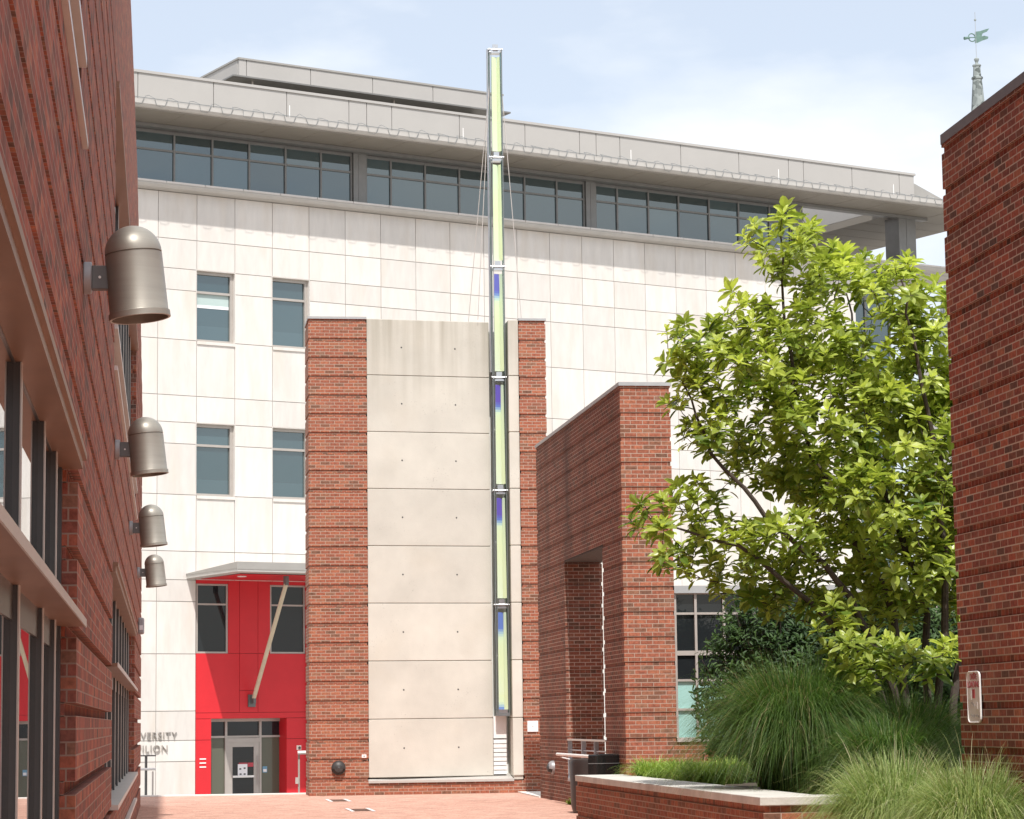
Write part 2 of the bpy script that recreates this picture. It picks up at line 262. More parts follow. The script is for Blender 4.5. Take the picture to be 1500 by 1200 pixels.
# ------------------------------------------------------------------ mesh builder
class MB:
    def __init__(s): s.v = []; s.f = []; s.us = []; s.t = []; s.mi = []; s.cur = 0; s.smooth = False
    def use(s, k): s.mi += [s.cur]*(len(s.f)-len(s.mi)); s.cur = k; return s
    def face(s, pts, us=1.0, t=None):
        i = len(s.v); s.v += [tuple(p) for p in pts]; s.f.append(tuple(range(i, i+len(pts)))); s.us.append(us); s.t.append(.5 if t is None else t)
    def raw(s, verts, faces, us=1.0, t=None):
        i = len(s.v); s.v += [tuple(p) for p in verts]
        for fc in faces: s.f.append(tuple(i+k for k in fc)); s.us.append(us); s.t.append(.5 if t is None else t)
        return s
    def box(s, x0, x1, y0, y1, z0, z1, us=1.0, t=None):
        v = [(x0, y0, z0), (x1, y0, z0), (x1, y1, z0), (x0, y1, z0), (x0, y0, z1), (x1, y0, z1), (x1, y1, z1), (x0, y1, z1)]
        s.raw(v, [(0, 3, 2, 1), (4, 5, 6, 7), (0, 1, 5, 4), (2, 3, 7, 6), (1, 2, 6, 5), (3, 0, 4, 7)], us, t); return s
    def prism(s, poly, z0, z1, us=1.0, t=None):          # poly counter-clockwise in xy
        n = len(poly); v = [(x, y, z0) for x, y in poly]+[(x, y, z1) for x, y in poly]
        s.raw(v, [tuple(range(n))[::-1], tuple(range(n, 2*n))]+[(i, (i+1) % n, n+(i+1) % n, n+i) for i in range(n)], us, t); return s
    def prof(s, poly, x0, x1, t=None):                   # poly in (y,z), extruded along x
        n = len(poly); v = [(x0, a, b) for a, b in poly]+[(x1, a, b) for a, b in poly]
        s.raw(v, [tuple(range(n)), tuple(range(n, 2*n))[::-1]]+[(i, n+i, n+(i+1) % n, (i+1) % n) for i in range(n)], 1, t); return s
    def tube(s, pts, rad, n=8, caps=True, t=None):
        pts = [Vector(p) for p in pts]; rad = rad if isinstance(rad, (list, tuple)) else [rad]*len(pts)
        base = len(s.v); ref = None
        for k, p in enumerate(pts):
            d = (pts[min(k+1, len(pts)-1)]-pts[max(k-1, 0)]).normalized()
            if ref is None: ref = d.orthogonal().normalized()
            ref = (ref-d*ref.dot(d))
            ref = ref.normalized() if ref.length > 1e-6 else d.orthogonal().normalized()
            b = d.cross(ref)
            for i in range(n):
                a = 2*math.pi*i/n; s.v.append(tuple(p+(ref*math.cos(a)+b*math.sin(a))*rad[k]))
        for k in range(len(pts)-1):
            for i in range(n):
                j = (i+1) % n; s.f.append((base+k*n+i, base+k*n+j, base+(k+1)*n+j, base+(k+1)*n+i)); s.us.append(1); s.t.append(.5 if t is None else t)
        if caps:
            s.f.append(tuple(base+i for i in range(n))[::-1]); s.f.append(tuple(base+(len(pts)-1)*n+i for i in range(n))); s.us += [1, 1]; s.t += [.5, .5]
        return s
    def lathe(s, prof, mat=None, n=24, a0=0, a1=2*math.pi):   # prof: (radius, height) about z; mat transforms the result
        mat = mat or Matrix.Identity(4); base = len(s.v); full = abs(a1-a0-2*math.pi) < 1e-6; m = n if full else n+1
        for rr, h in prof:
            for i in range(m):
                a = a0+(a1-a0)*i/n; s.v.append(tuple(mat @ Vector((rr*math.cos(a), rr*math.sin(a), h))))
        for k in range(len(prof)-1):
            for i in range(n):
                j = (i+1) % m; s.f.append((base+k*m+i, base+k*m+j, base+(k+1)*m+j, base+(k+1)*m+i)); s.us.append(1); s.t.append(.5)
        return s
    def build(s, name, mat, parent=None, world=True, smooth=None, bevel=0):
        off = (0, 0, 0)
        if parent and world:
            p = parent; off = Vector((0, 0, 0))
            while p: off += p.location; p = p.parent
        me = bpy.data.meshes.new(name)
        V = np.array(s.v, dtype=float); 
        me.from_pydata((V-np.array(off)).tolist(), [], s.f)
        uv = me.uv_layers.new(name='UVMap'); at = me.attributes.new('tint', 'FLOAT', 'FACE')
        at.data.foreach_set('value', s.t)
        nv = len(me.loops); co = np.zeros((nv, 2)); li = 0
        for pi, fc in enumerate(s.f):
            P = V[list(fc)]
            nn = np.cross(P[1]-P[0], P[2]-P[0]) if len(fc) < 5 else np.cross(P[1]-P[0], P[3]-P[1])
            a = int(np.argmax(np.abs(nn))); us = s.us[pi]
            k = len(fc)
            if a == 0: co[li:li+k, 0] = P[:, 1]*us; co[li:li+k, 1] = P[:, 2]
            elif a == 1: co[li:li+k, 0] = P[:, 0]*us; co[li:li+k, 1] = P[:, 2]
            else: co[li:li+k, 0] = P[:, 0]; co[li:li+k, 1] = P[:, 1]
            li += k
        uv.data.foreach_set('uv', co.ravel())
        if smooth is None: smooth = s.smooth
        if smooth:
            me.polygons.foreach_set('use_smooth', [True]*len(me.polygons)); me.set_sharp_from_angle(angle=R(38))
        for mn in ((mat,) if isinstance(mat, str) else mat): me.materials.append(M[mn])
        if s.cur: me.polygons.foreach_set('material_index', s.mi+[s.cur]*(len(s.f)-len(s.mi)))
        me.update()
        o = bpy.data.objects.new(name, me); COL.objects.link(o)
        if parent: o.parent = parent
        if bevel:
            bv = o.modifiers.new('bevel', 'BEVEL'); bv.width = bevel; bv.segments = 2; bv.limit_method = 'ANGLE'
        return o
def tag(o, label=None, cat=None, group=None, kind=None):
    if label: o['label'] = label
    if cat: o['category'] = cat
    if group: o['group'] = group
    if kind: o['kind'] = kind
    return o
def thing(name, label, cat, loc=(0, 0, 0), rotz=0, group=None):
    o = bpy.data.objects.new(name, None); o.empty_display_size = .3; COL.objects.link(o)
    o.location = loc; o.rotation_euler = (0, 0, rotz); return tag(o, label, cat, group)
def copy_tree(o, parent=None):
    kids = list(o.children); c = o.copy(); COL.objects.link(c)
    if parent: c.parent = parent
    for k in kids: copy_tree(k, c)
    return c
def rotx(a): return Matrix.Rotation(a, 4, 'X')
def T(*p): return Matrix.Translation(Vector(p))

RH = .0677333; BAND = 6*RH
def bands(mb, x0, x1, y0, y1, z0, z1, l=1, rr=1, fr=1, bk=0, ins=.02, phase=0.0, xshift=None):
    """brick body: five-course bands standing proud of a recessed header course"""
    k = math.floor((z0-phase)/BAND)
    while phase+k*BAND < z1-1e-6:
        a = phase+k*BAND; b1 = a+5*RH; c = a+BAND
        za, zb = max(a, z0), min(b1, z1); sh = xshift((a+c)/2) if xshift else 0
        if zb-za > .004: mb.box(x0, x1-sh, y0, y1, za, zb, 1.0)
        za, zb = max(b1, z0), min(c, z1)
        if zb-za > .004: mb.box(x0+ins*l, x1-sh-ins*rr, y0+ins*fr, y1-ins*bk, za-.004 if za > z0 else za, zb+.004 if zb < z1 else zb, 2.0)
        k += 1
    return mb

# ------------------------------------------------------------------ ground
tag(MB().box(-2000, 2000, -1500, 3500, -1.6, -1.1).build('ground', 'lower_ground'), kind='structure')
PLAZA_Y = 55.15
tag(MB().box(-6, 14, -40, PLAZA_Y, -1.05, 0).build('pavement', 'paver'), kind='structure')
tag(MB().box(-6, 3.05, PLAZA_Y, PLAZA_Y+.35, -1.05, .025).build('kerb', 'kerb'), kind='structure')
tag(MB().prism([(7.32, 49.9), (7.95, 49.9), (7.95, 53.55), (7.40, 53.55)], .0, .03).build('kerb', 'kerb'), kind='structure')

# drains set in the paving
for (X, Y, lab) in [(3.37, 44.5, 'nearer of two rusty drain grates with pale side strips set in the brick plaza'),
                    (3.37, 50.2, 'farther of two rusty drain grates in the brick plaza, just before the concrete slab wall')]:
    t = thing('drain_grate', lab, 'drain', (X, Y, 0), 0, 'drain grates in the plaza')
    g = MB(); g.box(X-.14, X+.14, Y-.55, Y+.55, .004, .007)
    for k in range(12): g.box(X-.12, X+.12, Y-.5+k*.088, Y-.5+k*.088+.035, .007, .011)
    g.build('grate', 'rust', t)
    for s_ in (-1, 1): MB().box(X+s_*.18-.03, X+s_*.18+.03, Y-.75, Y+.75, .004, .012).build('edge_strip', 'white', t)

# ------------------------------------------------------------------ stone-clad building (own frame: u along, v into, z up)
O = Vector((0.876, 74.111, 0)); TH = R(24)
PAV = thing('stone_clad_building', 'large pale stone building with glazed top floor and red entrance behind the brick walls', 'building', O, TH)
def pb(mb, name, mat, parent=PAV, **k): return mb.build(name, mat, parent, world=False, **k)
U0 = -.01; DU = 1.24; UE = 25.0; UL = U0-8*DU
rows = [-1.1, .48, 1.08, 1.92, 3.56, 5.07, 5.70, 6.53, 8.18, 9.67, 10.30, 11.09, 12.74, 14.21, 14.85, 15.73, 17.12]
wins = [(0, 12.74, 14.85), (2, 12.74, 14.85), (0, 8.18, 10.30), (2, 8.18, 10.30)]
w = MB(); bk = MB(); g = .009
for i in range(-8, 21):
    for a, b in zip(rows[:-1], rows[1:]):
        if 0 <= i <= 2 and b < 5.8: continue
        if any(i == wi and a >= z0-.01 and b <= z1+.01 for wi, z0, z1 in wins): continue
        u1 = min(U0+(i+1)*DU, UE) if i < 20 else UE
        w.box(U0+i*DU+g, u1-g, 0, .12, a+g, b-g, t=float(rng.random()))
pb(w, 'stone_cladding', 'stone')
# backing wall behind the joints, with holes where the windows are
bk.box(UL, U0-.02, .03, .6, -1.1, 17.1); bk.box(U0+3*DU, UE-.02, .03, .6, -1.1, 17.1); bk.box(U0-.02, U0+3*DU, .03, .6, 5.72, 8.16)
for z0, z1 in ((10.32, 12.72), (14.87, 17.1)): bk.box(U0-.02, U0+3*DU, .03, .6, z0, z1)
for z0, z1 in ((8.16, 10.32), (12.72, 14.87)): bk.box(U0+DU+.02, U0+2*DU-.02, .03, .6, z0, z1)
bk.box(UL, 27.2, 6, 22, -1.1, 17.0); bk.box(UE-.02, UE+.0, .6, 6, -1.1, 17.0)
pb(bk, 'wall_core', 'backing')
def window(u0, u1, z0, z1, blind=None, vr=.16):
    ta, tb = rng.uniform(.25, .75, 2)
    fm = MB(); fw = .065
    fm.box(u0, u0+fw*.5, vr-.05, vr+.1, z0, z1); fm.box(u1-fw*1.6, u1, vr-.05, vr+.1, z0, z1)
    fm.box(u0+fw*.5, u1-fw*1.6, vr-.05, vr+.1, z1-fw*1.5, z1); fm.box(u0+fw*.5, u1-fw*1.6, vr-.05, vr+.1, z0, z0+fw)
    zt = z0+(z1-z0)*.70; fm.box(u0+fw*.5, u1-fw*1.6, vr-.04, vr+.1, zt-.035, zt+.035)
    t = pb(fm, 'window', 'frame')
    gl = MB(); gl.box(u0+fw*.5, u1-fw*1.6, vr+.03, vr+.05, z0+fw+.42, zt-.035, t=float(ta)); gl.box(u0+fw*.5, u1-fw*1.6, vr+.03, vr+.05, z0+fw, z0+fw+.42, t=float(ta)+.22); gl.box(u0+fw*.5, u1-fw*1.6, vr+.03, vr+.05, zt+.035, z1-fw*1.5, t=float(tb))
    gl.build('pane', 'glass', t, world=False)
    if blind: MB().box(u0+fw*.5+.003, u1-fw*1.6-.02, vr+.024, vr+.028, blind[0], zt-.037).build('blind', 'blind', t, world=False); MB().box(u0+fw*.5+.003, u1-fw*1.6-.02, vr+.018, vr+.024, blind[0]-.09, blind[0]).build('blind_hem', 'paper', t, world=False)
    MB().box(u0+.01, u1-.01, -.035, vr+.05, z0-.10, z0-.012).build('sill', 'stone', t, world=False)
    # reveals
    rv = MB(); rv.box(u1-.004, u1+.02, .0, .3, z0, z1); rv.box(u0-.02, u0+.004, .0, .3, z0, z1); rv.box(u0-.02, u1+.02, .0, .3, z1-.004, z1+.02); rv.box(u0-.02, u1+.02, .3, .4, z0, z1)
    rv.build('reveal', 'stone', t, world=False)
for i, z0, z1 in wins: window(U0+i*DU, U0+(i+1)*DU, z0, z1, blind=(13.85,) if (i == 0 and z0 > 12) else None)

# red entrance bay
RL, RR = U0+.01, U0+3*DU-.03
ZD = 1.69; DL, DR = .50, 2.93; ZW0, ZW1 = 3.58, 5.60
red = MB(); jt = .006
def rp_(a, b, c, d): red.box(a+jt, b-jt, .02, .10, c+jt, d-jt)
wl0, wl1, wr0, wr1 = RL+.02, 1.03, 2.40, 3.56
rp_(wl1, 1.40, ZW0, 5.78); rp_(1.40, 2.0, ZW0, 5.78); rp_(2.0, wr0, ZW0, 5.78); rp_(wr1, RR, ZW0, 5.78)
rp_(RL, wl1, ZW1, 5.78); rp_(wr0, wr1, ZW1, 5.78)
rp_(RL, 1.40, 1.86, ZW0); rp_(1.40, 2.0, 2.50, ZW0); rp_(1.40, 2.0, 1.86, 2.50); rp_(2.0, RR, 1.86, ZW0)
rp_(RL, RR, ZD, 1.86); rp_(RL, DL, 1.08, ZD); rp_(RL, DL, -1.1, 1.08); rp_(DR, RR, 1.08, ZD); rp_(DR, RR, -1.1, 1.08)
red.box(DR, DR+.02, .10, .55, -1.1, ZD); red.box(DL-.02, DL, .10, .55, -1.1, ZD); red.box(DL, DR, .10, .55, ZD, ZD+.02)
pb(red, 'red_panelling', 'red_panel')
rj = MB(); rj.box(RL-.005, DL-.02, .05, .09, -1.1, ZW0); rj.box(DR+.02, RR+.005, .05, .09, -1.1, ZW0); rj.box(DL-.02, DR+.02, .05, .09, ZD+.02, ZW0); rj.box(wl1, wr0, .05, .09, ZW0, 5.78)
pb(rj, 'panel_backing', 'red_joint')
for a, b in ((wl0, wl1), (wr0, wr1)):
    fm = MB(); q = .05; vr = .04
    fm.box(a, a+q, vr, vr+.1, ZW0, ZW1); fm.box(b-q, b, vr, vr+.1, ZW0, ZW1); fm.box(a+q, b-q, vr, vr+.1, ZW1-q, ZW1); fm.box(a+q, b-q, vr, vr+.1, ZW0, ZW0+q); fm.box(a+q, b-q, vr+.01, vr+.1, 4.98, 5.03)
    t = pb(fm, 'window', 'frame')
    gl = MB(); gl.box(a+q, b-q, vr+.05, vr+.07, ZW0+q, 4.98); gl.box(a+q, b-q, vr+.05, vr+.07, 5.03, ZW1-q); gl.build('pane', 'glass_dark', t, world=False)
# door front, set back in the red bay
VD = .45; fm = MB(); q = .055; a, b = DL, DR+.12
fm.box(a, b, VD, VD+.1, 1.60, ZD); fm.box(a, b, VD, VD+.1, 1.13, 1.19)
for x in (a, 1.14, 2.25, b-q): fm.box(x, x+q*1.3, VD-.01, VD+.11, -1.1, 1.60)
t = pb(fm, 'entrance_glazing', 'frame')
for c_, d_ in ((a, 1.14), (2.3, b)): MB().box(c_, d_, VD+.05, VD+.06, -1.1, 1.13).build('pane', 'glass_door', t, world=False)
gl = MB(); gl.box(a, b, VD+.05, VD+.06, 1.19, 1.60); gl.build('transom_pane', 'glass_dark', t, world=False)
dl = MB(); d0, d1 = 1.215, 2.245
dl.box(d0, d0+.17, VD+.005, VD+.06, -1.08, 1.10); dl.box(d1-.17, d1, VD+.005, VD+.06, -1.08, 1.10); dl.box(d0+.17, d1-.17, VD+.005, VD+.06, .86, 1.10); dl.box(d0+.17, d1-.17, VD+.005, VD+.06, -1.08, -.8)
dl.box(d0-.005, d1+.005, VD-.01, VD+.005, .99, 1.12)
dr = pb(dl, 'door', 'frame')
MB().box(d0+.17, d1-.17, VD+.03, VD+.04, -.8, .86).build('pane', 'glass_dark', dr, world=False)
MB().box(d0+.17, d1-.17, VD-.03, VD+.0, -.03, .03).build('push_bar', 'white', dr, world=False)
MB().tube([(d1-.06, VD-.05, -.25), (d1-.06, VD-.05, .62)], .012).build('handle', 'steel', dr, world=False)
nk = MB().box(1.56, 1.87, VD+.012, VD+.016, -.01, .36); nk.use(1)
for (x, z) in ((1.64, .22), (1.78, .24), (1.65, .07), (1.78, .07)): nk.box(x-.03, x+.03, VD+.008, VD+.012, z-.022, z+.022)
nk.build('notice', ('paper', 'ink'), dr, world=False)
MB().box(1.88, 2.07, VD+.02, VD+.026, .28, .40).build('red_sticker', 'sign_red', dr, world=False)
MB().box(1.60, 1.86, VD+.02, VD+.026, .365, .40).build('red_strip', 'sign_red', dr, world=False)
MB().box(2.38, 2.53, VD+.04, VD+.046, .10, .28).build('blue_sticker', 'blue', t, world=False)
MB().box(2.40, 2.51, VD+.035, VD+.04, .12, .20).build('sticker_panel', 'paper', t, world=False)
MB().box(.585, .70, VD+.04, VD+.046, .36, .62).build('paper_notice', 'paper', t, world=False)
MB().box(2.975, 2.995, .28, .36, .02, .16).build('card_reader', 'ink', t, world=False)
for k in range(3): pb(MB().box(.13, .33, .008, .02, .52-k*.115, .555-k*.115), 'white_bar', 'white')
pb(MB().tube([(3.64, -.06, -1.1), (3.64, -.06, 5.75)], .05, 12), 'downpipe', 'trim', smooth=True)
# canopy
CU0, CU1, CV = -.31, 5.0, -3.4
cn = MB(); cn.prof([(.0, 5.74), (CV, 5.76), (CV, 6.01), (.0, 5.86)], CU0, CU1)
can = pb(cn, 'canopy', 'ledge')
lp = MB()
lp.box(CU0-.012, CU1, CV-.015, CV, 5.82, 6.03); lp.prof([(.0, 5.84), (CV, 5.84), (CV, 6.03), (.0, 5.88)], CU0-.015, CU0); lp.build('edge_trim', 'roof_metal', can, world=False)
MB().box(CU0+.45, CU1-.3, CV+.75, -.02, 5.725, 5.738).build('red_soffit', 'red_panel', can, world=False)
for x, y in ((.55, -1.9), (2.75, -1.9)):
    MB().lathe([(0, 0), (.13, 0), (.13, .02), (0, .02)], T(x, y, 5.70), 20).build('downlight', 'white', can, world=False)
st = MB(); st.tube([(1.77, -2.28, 5.50), (1.79, -.14, 2.28)], .062, 14)
st_o = pb(st, 'canopy_strut', 'strut_tan', smooth=True)
MB().box(1.72, 1.82, -2.36, -2.2, 5.46, 5.74).build('strut_bracket', 'bronze_dark', st_o, world=False)
br = MB(); br.box(1.67, 1.90, -.03, .02, 2.02, 2.38); br.box(1.75, 1.83, -.2, -.03, 2.12, 2.3); br.build('strut_bracket', 'bronze_dark', st_o, world=False)
# ledge between stone and glazed floor
ld = MB(); ld.prof([(.10, 17.12), (-.30, 17.16), (-.36, 17.24), (-.36, 17.33), (.10, 17.36)], UL, 30.2); ld.box(27.0, 30.2, .1, 8, 17.1, 17.3)
le = pb(ld, 'ledge', 'ledge')
lf = MB()
for k in range(32): lf.box(UL+.1+k*DU, UL+.1+(k+1)*DU-.02, -.385, -.36, 17.285, 17.345)
lf.build('flashing', 'trim', le, world=False)
# glazed top floor
VG = .28
def clere(ulist):
    fm = MB(); z0, z1, zt = 17.36, 19.0, 18.40; h = .028
    for x in ulist: fm.box(x-h, x+h, VG-.05, VG+.08, z0, z1)
    fm.box(ulist[0], ulist[-1], VG-.04, VG+.07, z1-.10, z1); fm.box(ulist[0], ulist[-1], VG-.04, VG+.07, z0, z0+.05); fm.box(ulist[0], ulist[-1], VG-.04, VG+.07, zt-.03, zt+.03)
    t = pb(fm, 'window', 'grey_frame'); gl = MB()
    for x, y in zip(ulist[:-1], ulist[1:]):
        for c, d in ((z0+.05, zt-.03), (zt+.03, z1-.1)):
            a1, a2 = rng.normal(0, .0025, 2)                      # each pane sits very slightly differently
            gl.raw([(x+h, VG, c), (y-h, VG+a1, c), (y-h, VG+a1+a2, d), (x+h, VG+a2, d)], [(0, 1, 2, 3)], t=float(np.clip((.25 if c > 18 else .6)+rng.normal(0, .2), 0, 1)))  # upper panes tinted darker to imitate the soffit reflected in them
    gl.build('pane', 'glass', t, world=False)
clere([-9.2, -8.0, -6.8, -5.6, -4.4, -3.2, -1.92, -.64, .60, 1.82, 3.04, 4.25, 5.30])
clere([5.82, 6.70, 7.93, 9.18, 10.40, 11.62, 12.85, 13.90])
clere([14.36, 15.22, 16.47, 17.70, 18.96, 20.20, 21.52, 22.42])
for a, b in ((5.34, 5.78), (13.94, 14.32), (22.46, 22.90)):
    c = MB(); c.box(a, b, VG-.12, VG+.3, 17.36, 19.05); c.box(a+.17, a+.2, VG-.13, VG-.115, 17.36, 19.0); pb(c, 'column', 'grey_frame')
pb(MB().box(UL, 22.9, .5, .9, 17.3, 19.05), 'interior_wall', 'interior_dark')
c = MB(); c.box(27.08, 27.85, .0, .75, 17.3, 19.05); c.box(27.42, 27.45, -.012, .0, 17.3, 19.0); pb(c, 'corner_column', 'grey_frame')
pb(MB().box(22.9, 23.0, .9, 7, 17.3, 19.1), 'terrace_wall', 'parapet')
# roof: soffit slab with an open well at the terrace corner
RU = 30.7; rs = MB(); z0, z1 = 19.10, 19.35
rs.box(UL, RU-.1, -1.55, .3, z0, z1); rs.box(UL, 22.9, .3, 14, z0, z1); rs.box(26.8, RU-.1, .3, 14, z0, z1); rs.box(22.9, 26.8, 7.0, 14, z0, z1)
for k in range(28): rs.box(UL+k*1.47, UL+k*1.47+.012, -1.5, .1, z0-.006, z0)
for k in range(9): rs.box(26.85, RU-.15, .6+k*1.1, .612+k*1.1, z0-.006, z0)
rf = pb(rs, 'roof', 'soffit')
gt = MB(); gt.prof([(-1.55, 19.14), (-1.62, 19.16), (-1.68, 19.24), (-1.68, 19.37), (-1.55, 19.39)], UL, RU); gt.box(RU-.1, RU, -1.55, 14, 19.14, 19.38); gt.build('gutter', 'ledge', rf, world=False)
bm = MB(); bm.box(UL, 28.3, -.12, .16, 18.99, 19.09); bm.build('beam', 'grey_frame', rf, world=False)
wl = MB(); wl.box(22.9, 26.8, 5.6, 5.8, 19.35, 20.55); wl.box(22.86, 22.899, .35, 7, 19.1, 20.5); wl.box(26.8, 26.9, .35, 7, 19.36, 20.5); wl.build('roof_well', 'parapet', rf, world=False)
MB().box(24.8, 25.15, 3.0, 3.3, 19.25, 19.5).build('floodlight', 'ink', rf, world=False)
# parapet
pj = [UL, -6.9, -4.4, -1.92, .52, 2.96, 5.1, 5.72, 6.61, 9.06, 11.51, 13.61, 14.26, 15.2, 17.66, 20.08, 22.21, 22.86, 25.01, 27.16, 27.85]
pa = MB()
for a, b in zip(pj[:-1], pj[1:]): pa.box(a+.012, b-.012, .0, .1, 19.36, 20.60, t=float(rng.random()))
pa.box(27.75, 27.85, .1, 12, 19.36, 20.6); par = pb(pa, 'parapet', 'parapet')
cp = MB(); cp.box(UL, 27.90, -.035, .14, 20.60, 20.68); cp.build('parapet_cap', 'parapet', par, world=False)
pbk = MB(); pbk.box(UL, 27.74, .1, .3, 19.36, 20.6); pbk.build('parapet_core', 'backing', par, world=False)
hp = MB(); hp.raw([(27.86, .05, 20.35), (30.6, -.0, 19.39), (27.86, 0, 19.39), (27.86, 12, 20.35), (30.6, 12, 19.39), (27.86, 12, 19.39)], [(0, 1, 4, 3), (0, 2, 1), (3, 4, 5)]); hp.build('hip_roof', 'roof_metal', rf, world=False)
# heat-trace cable looped along the gutter, and small lightning rods
cb = MB(); pts = []; x = UL+4; k = 0
while x < RU-.3:
    j = float(rng.normal(0, .035))
    pts += [(x, -1.70, 19.22), (x+.08, -1.70, 19.40), (x+.16+j, -1.5, 19.50), (x+.30, -1.5, 19.515+j*.6), (x+.40, -1.70, 19.41), (x+.43+j, -1.70, 19.20), (x+.62, -1.70, 19.18)]
    x += .68+j
cb.tube(pts, .0075, 4, False); cb.tube([(UL+4, -1.69, 19.40), (RU-.2, -1.69, 19.40)], .010, 5); cb.build('heating_cable', 'steel_dark', rf, world=False)
for x in (-4.5, 2.3, 8.3, 14.6, 20.6, 25.6):
    MB().tube([(x, -1.5, 19.35), (x, -1.5, 19.78)], .014, 6).build('lightning_rod', 'white', rf, world=False)
# penthouse
PU0, PU1, PV = 3.27, 13.15, 4.0; pp = [PU0, 3.54, 5.84, 8.13, 10.42, PU1]
ph = MB()
for a, b in zip(pp[:-1], pp[1:]): ph.box(a+.012, b-.012, PV, PV+.1, 22.06, 22.60, t=float(rng.random()))
ph.box(PU0, PU0+.1, PV+.1, PV+9, 22.06, 22.60); ph.box(PU1-.1, PU1, PV+.1, PV+9, 22.06, 22.60); ph.box(PU0+.1, PU1-.1, PV+.1, PV+9, 22.06, 22.55)
pho = pb(ph, 'penthouse', 'parapet')
MB().box(PU0-.03, PU1+.03, PV-.03, PV+9, 22.60, 22.66).build('penthouse_cap', 'roof_metal', pho, world=False)
MB().box(PU0-.25, PU1+.25, PV-.12, PV+9, 22.0, 22.05).build('penthouse_soffit', 'grey_frame', pho, world=False)
lv = MB(); lv.box(PU0+.6, PU1-.6, PV+1.0, PV+8.5, 19.4, 22.0)
for k in range(9): lv.box(PU0+.5, PU1-.5, PV+.9, PV+1.0, 20.4+k*.17, 20.46+k*.17)
lv.build('penthouse_louvre', 'steel_dark', pho, world=False)
for x in (3.9, 9.1): MB().tube([(x, PV+.3, 20.6), (x, PV+.3, 22.0)], .03, 8).build('penthouse_post', 'trim', pho, world=False)
# glazed corner bay below the ledge, right end
fm = MB(); vb = .9
for x in (25.05, 26.15, 27.25): fm.box(x-.035, x+.035, vb-.05, vb+.06, -1.1, 17.1)
for z in (3, 6, 9, 11, 13, 14.6, 16.2): fm.box(25.05, 27.25, vb-.04, vb+.05, z-.03, z+.03)
t = pb(fm, 'window', 'grey_frame'); MB().box(25.0, 27.3, vb, vb+.02, -1.1, 17.1).build('pane', 'glass', t, world=False)
# lettering beside the entrance
def text(s, size, ext, name, mat, parent, matw, spacing=1.0, offset=0.0):
    cu = bpy.data.curves.new(name, 'FONT'); cu.body = s; cu.size = size; cu.extrude = ext; cu.align_x = 'CENTER'; cu.align_y = 'CENTER'; cu.space_character = spacing; cu.offset = offset
    o = bpy.data.objects.new(name, cu); COL.objects.link(o); bpy.context.view_layer.update()
    me = bpy.data.meshes.new_from_object(o.evaluated_get(bpy.context.evaluated_depsgraph_get())); bpy.data.objects.remove(o)
    me.materials.clear(); me.materials.append(M[mat]); me.name = name
    ob = bpy.data.objects.new(name, me); COL.objects.link(ob); ob.parent = parent; ob.matrix_local = matw; return ob
text('UNIVERSITY', .285, .02, 'lettering', 'letters', PAV, T(-1.44, -.03, 1.215) @ rotx(math.pi/2), 1.12, -.004)
text('PAVILION', .285, .02, 'lettering', 'letters', PAV, T(-1.56, -.03, .845) @ rotx(math.pi/2), 1.12, -.004)

# handrails and post on the lower terrace
t = thing('handrail', 'thin handrail with flat top bar and glass panel beside the left building corner', 'handrail', (-.4, 57.5, -1.1))
MB().tube([(-.42, 57.5, -1.1), (-.42, 57.5, .83)], .03, 8).build('post', 'bronze_dark', t)
MB().box(-.75, -.20, 57.44, 57.54, .83, .86).build('top_bar', 'bronze_dark', t)
MB().tube([(-.75, 57.3, .55), (-.2, 57.3, .55)], .028, 10).build('hand_grip', 'white', t)
MB().tube([(-.27, 57.3, -1.1), (-.27, 57.3, .5)], .02, 8).build('post', 'trim', t)
t = thing('handrail', 'slim post with white rail and small camera beside the brick tower edge', 'handrail', (2.97, 57.2, -1.1))
MB().box(2.95, 2.99, 57.2, 57.24, -1.1, .88).build('post', 'frame', t)
MB().tube([(2.94, 57.15, .87), (3.3, 57.15, .87)], .04, 10).build('hand_grip', 'white', t)
MB().box(2.92, 3.02, 57.16, 57.24, .93, 1.03).build('camera_head', 'trim', t); MB().lathe([(0, 0), (.03, 0), (.03, .02), (0, .02)], T(2.98, 57.16, .98) @ rotx(math.pi/2), 12).build('lens', 'ink', t)
MB().box(2.89, 2.96, 57.16, 57.2, .18, .32).build('switch_box', 'trim', t)

# ------------------------------------------------------------------ brick and concrete tower wall
TY = 53.6
TW = thing('tower_wall', 'tall freestanding wall of pale concrete panels framed by red brick piers', 'wall', (5.5, TY, 0))
b = MB(); bands(b, 3.0, 4.25, TY, TY+1.3, 0, 10.13, phase=-.04); bands(b, 7.55, 8.14, TY, TY+1.3, 0, 10.13, phase=-.04); b.box(4.25, 7.55, TY+.012, TY+1.3, 0, .26)
b.build('brick_pier', 'brick', TW)
MB().box(4.25, 7.55, TY+1.0, TY+1.3, .26, 10.0).build('rear_wall', 'brick', TW)
c = MB(); c.box(2.985, 4.25, TY-.012, TY+1.31, 10.13, 10.18); c.box(7.55, 8.155, TY-.012, TY+1.31, 10.13, 10.18); c.build('coping', 'cap', TW)
sl = MB(); n8 = 8; zz0, zz1 = .36, 10.15; H = (zz1-zz0)/n8
yl, yr = TY+.03, TY+.38
for k in range(n8):
    a, d = zz0+k*H, zz0+(k+1)*H
    sl.prism([(4.255, yl), (6.945, yr), (6.945, TY+.97), (4.255, TY+.97)], a+.007, d-.007, t=float(rng.random()))
sl.prism([(4.27, yl+.03), (6.93, yr+.03), (6.93, TY+.9), (4.27, TY+.9)], zz0, zz1-.02, t=.2)
sl.build('concrete_slab', 'concrete', TW, bevel=.008)
rt = MB()
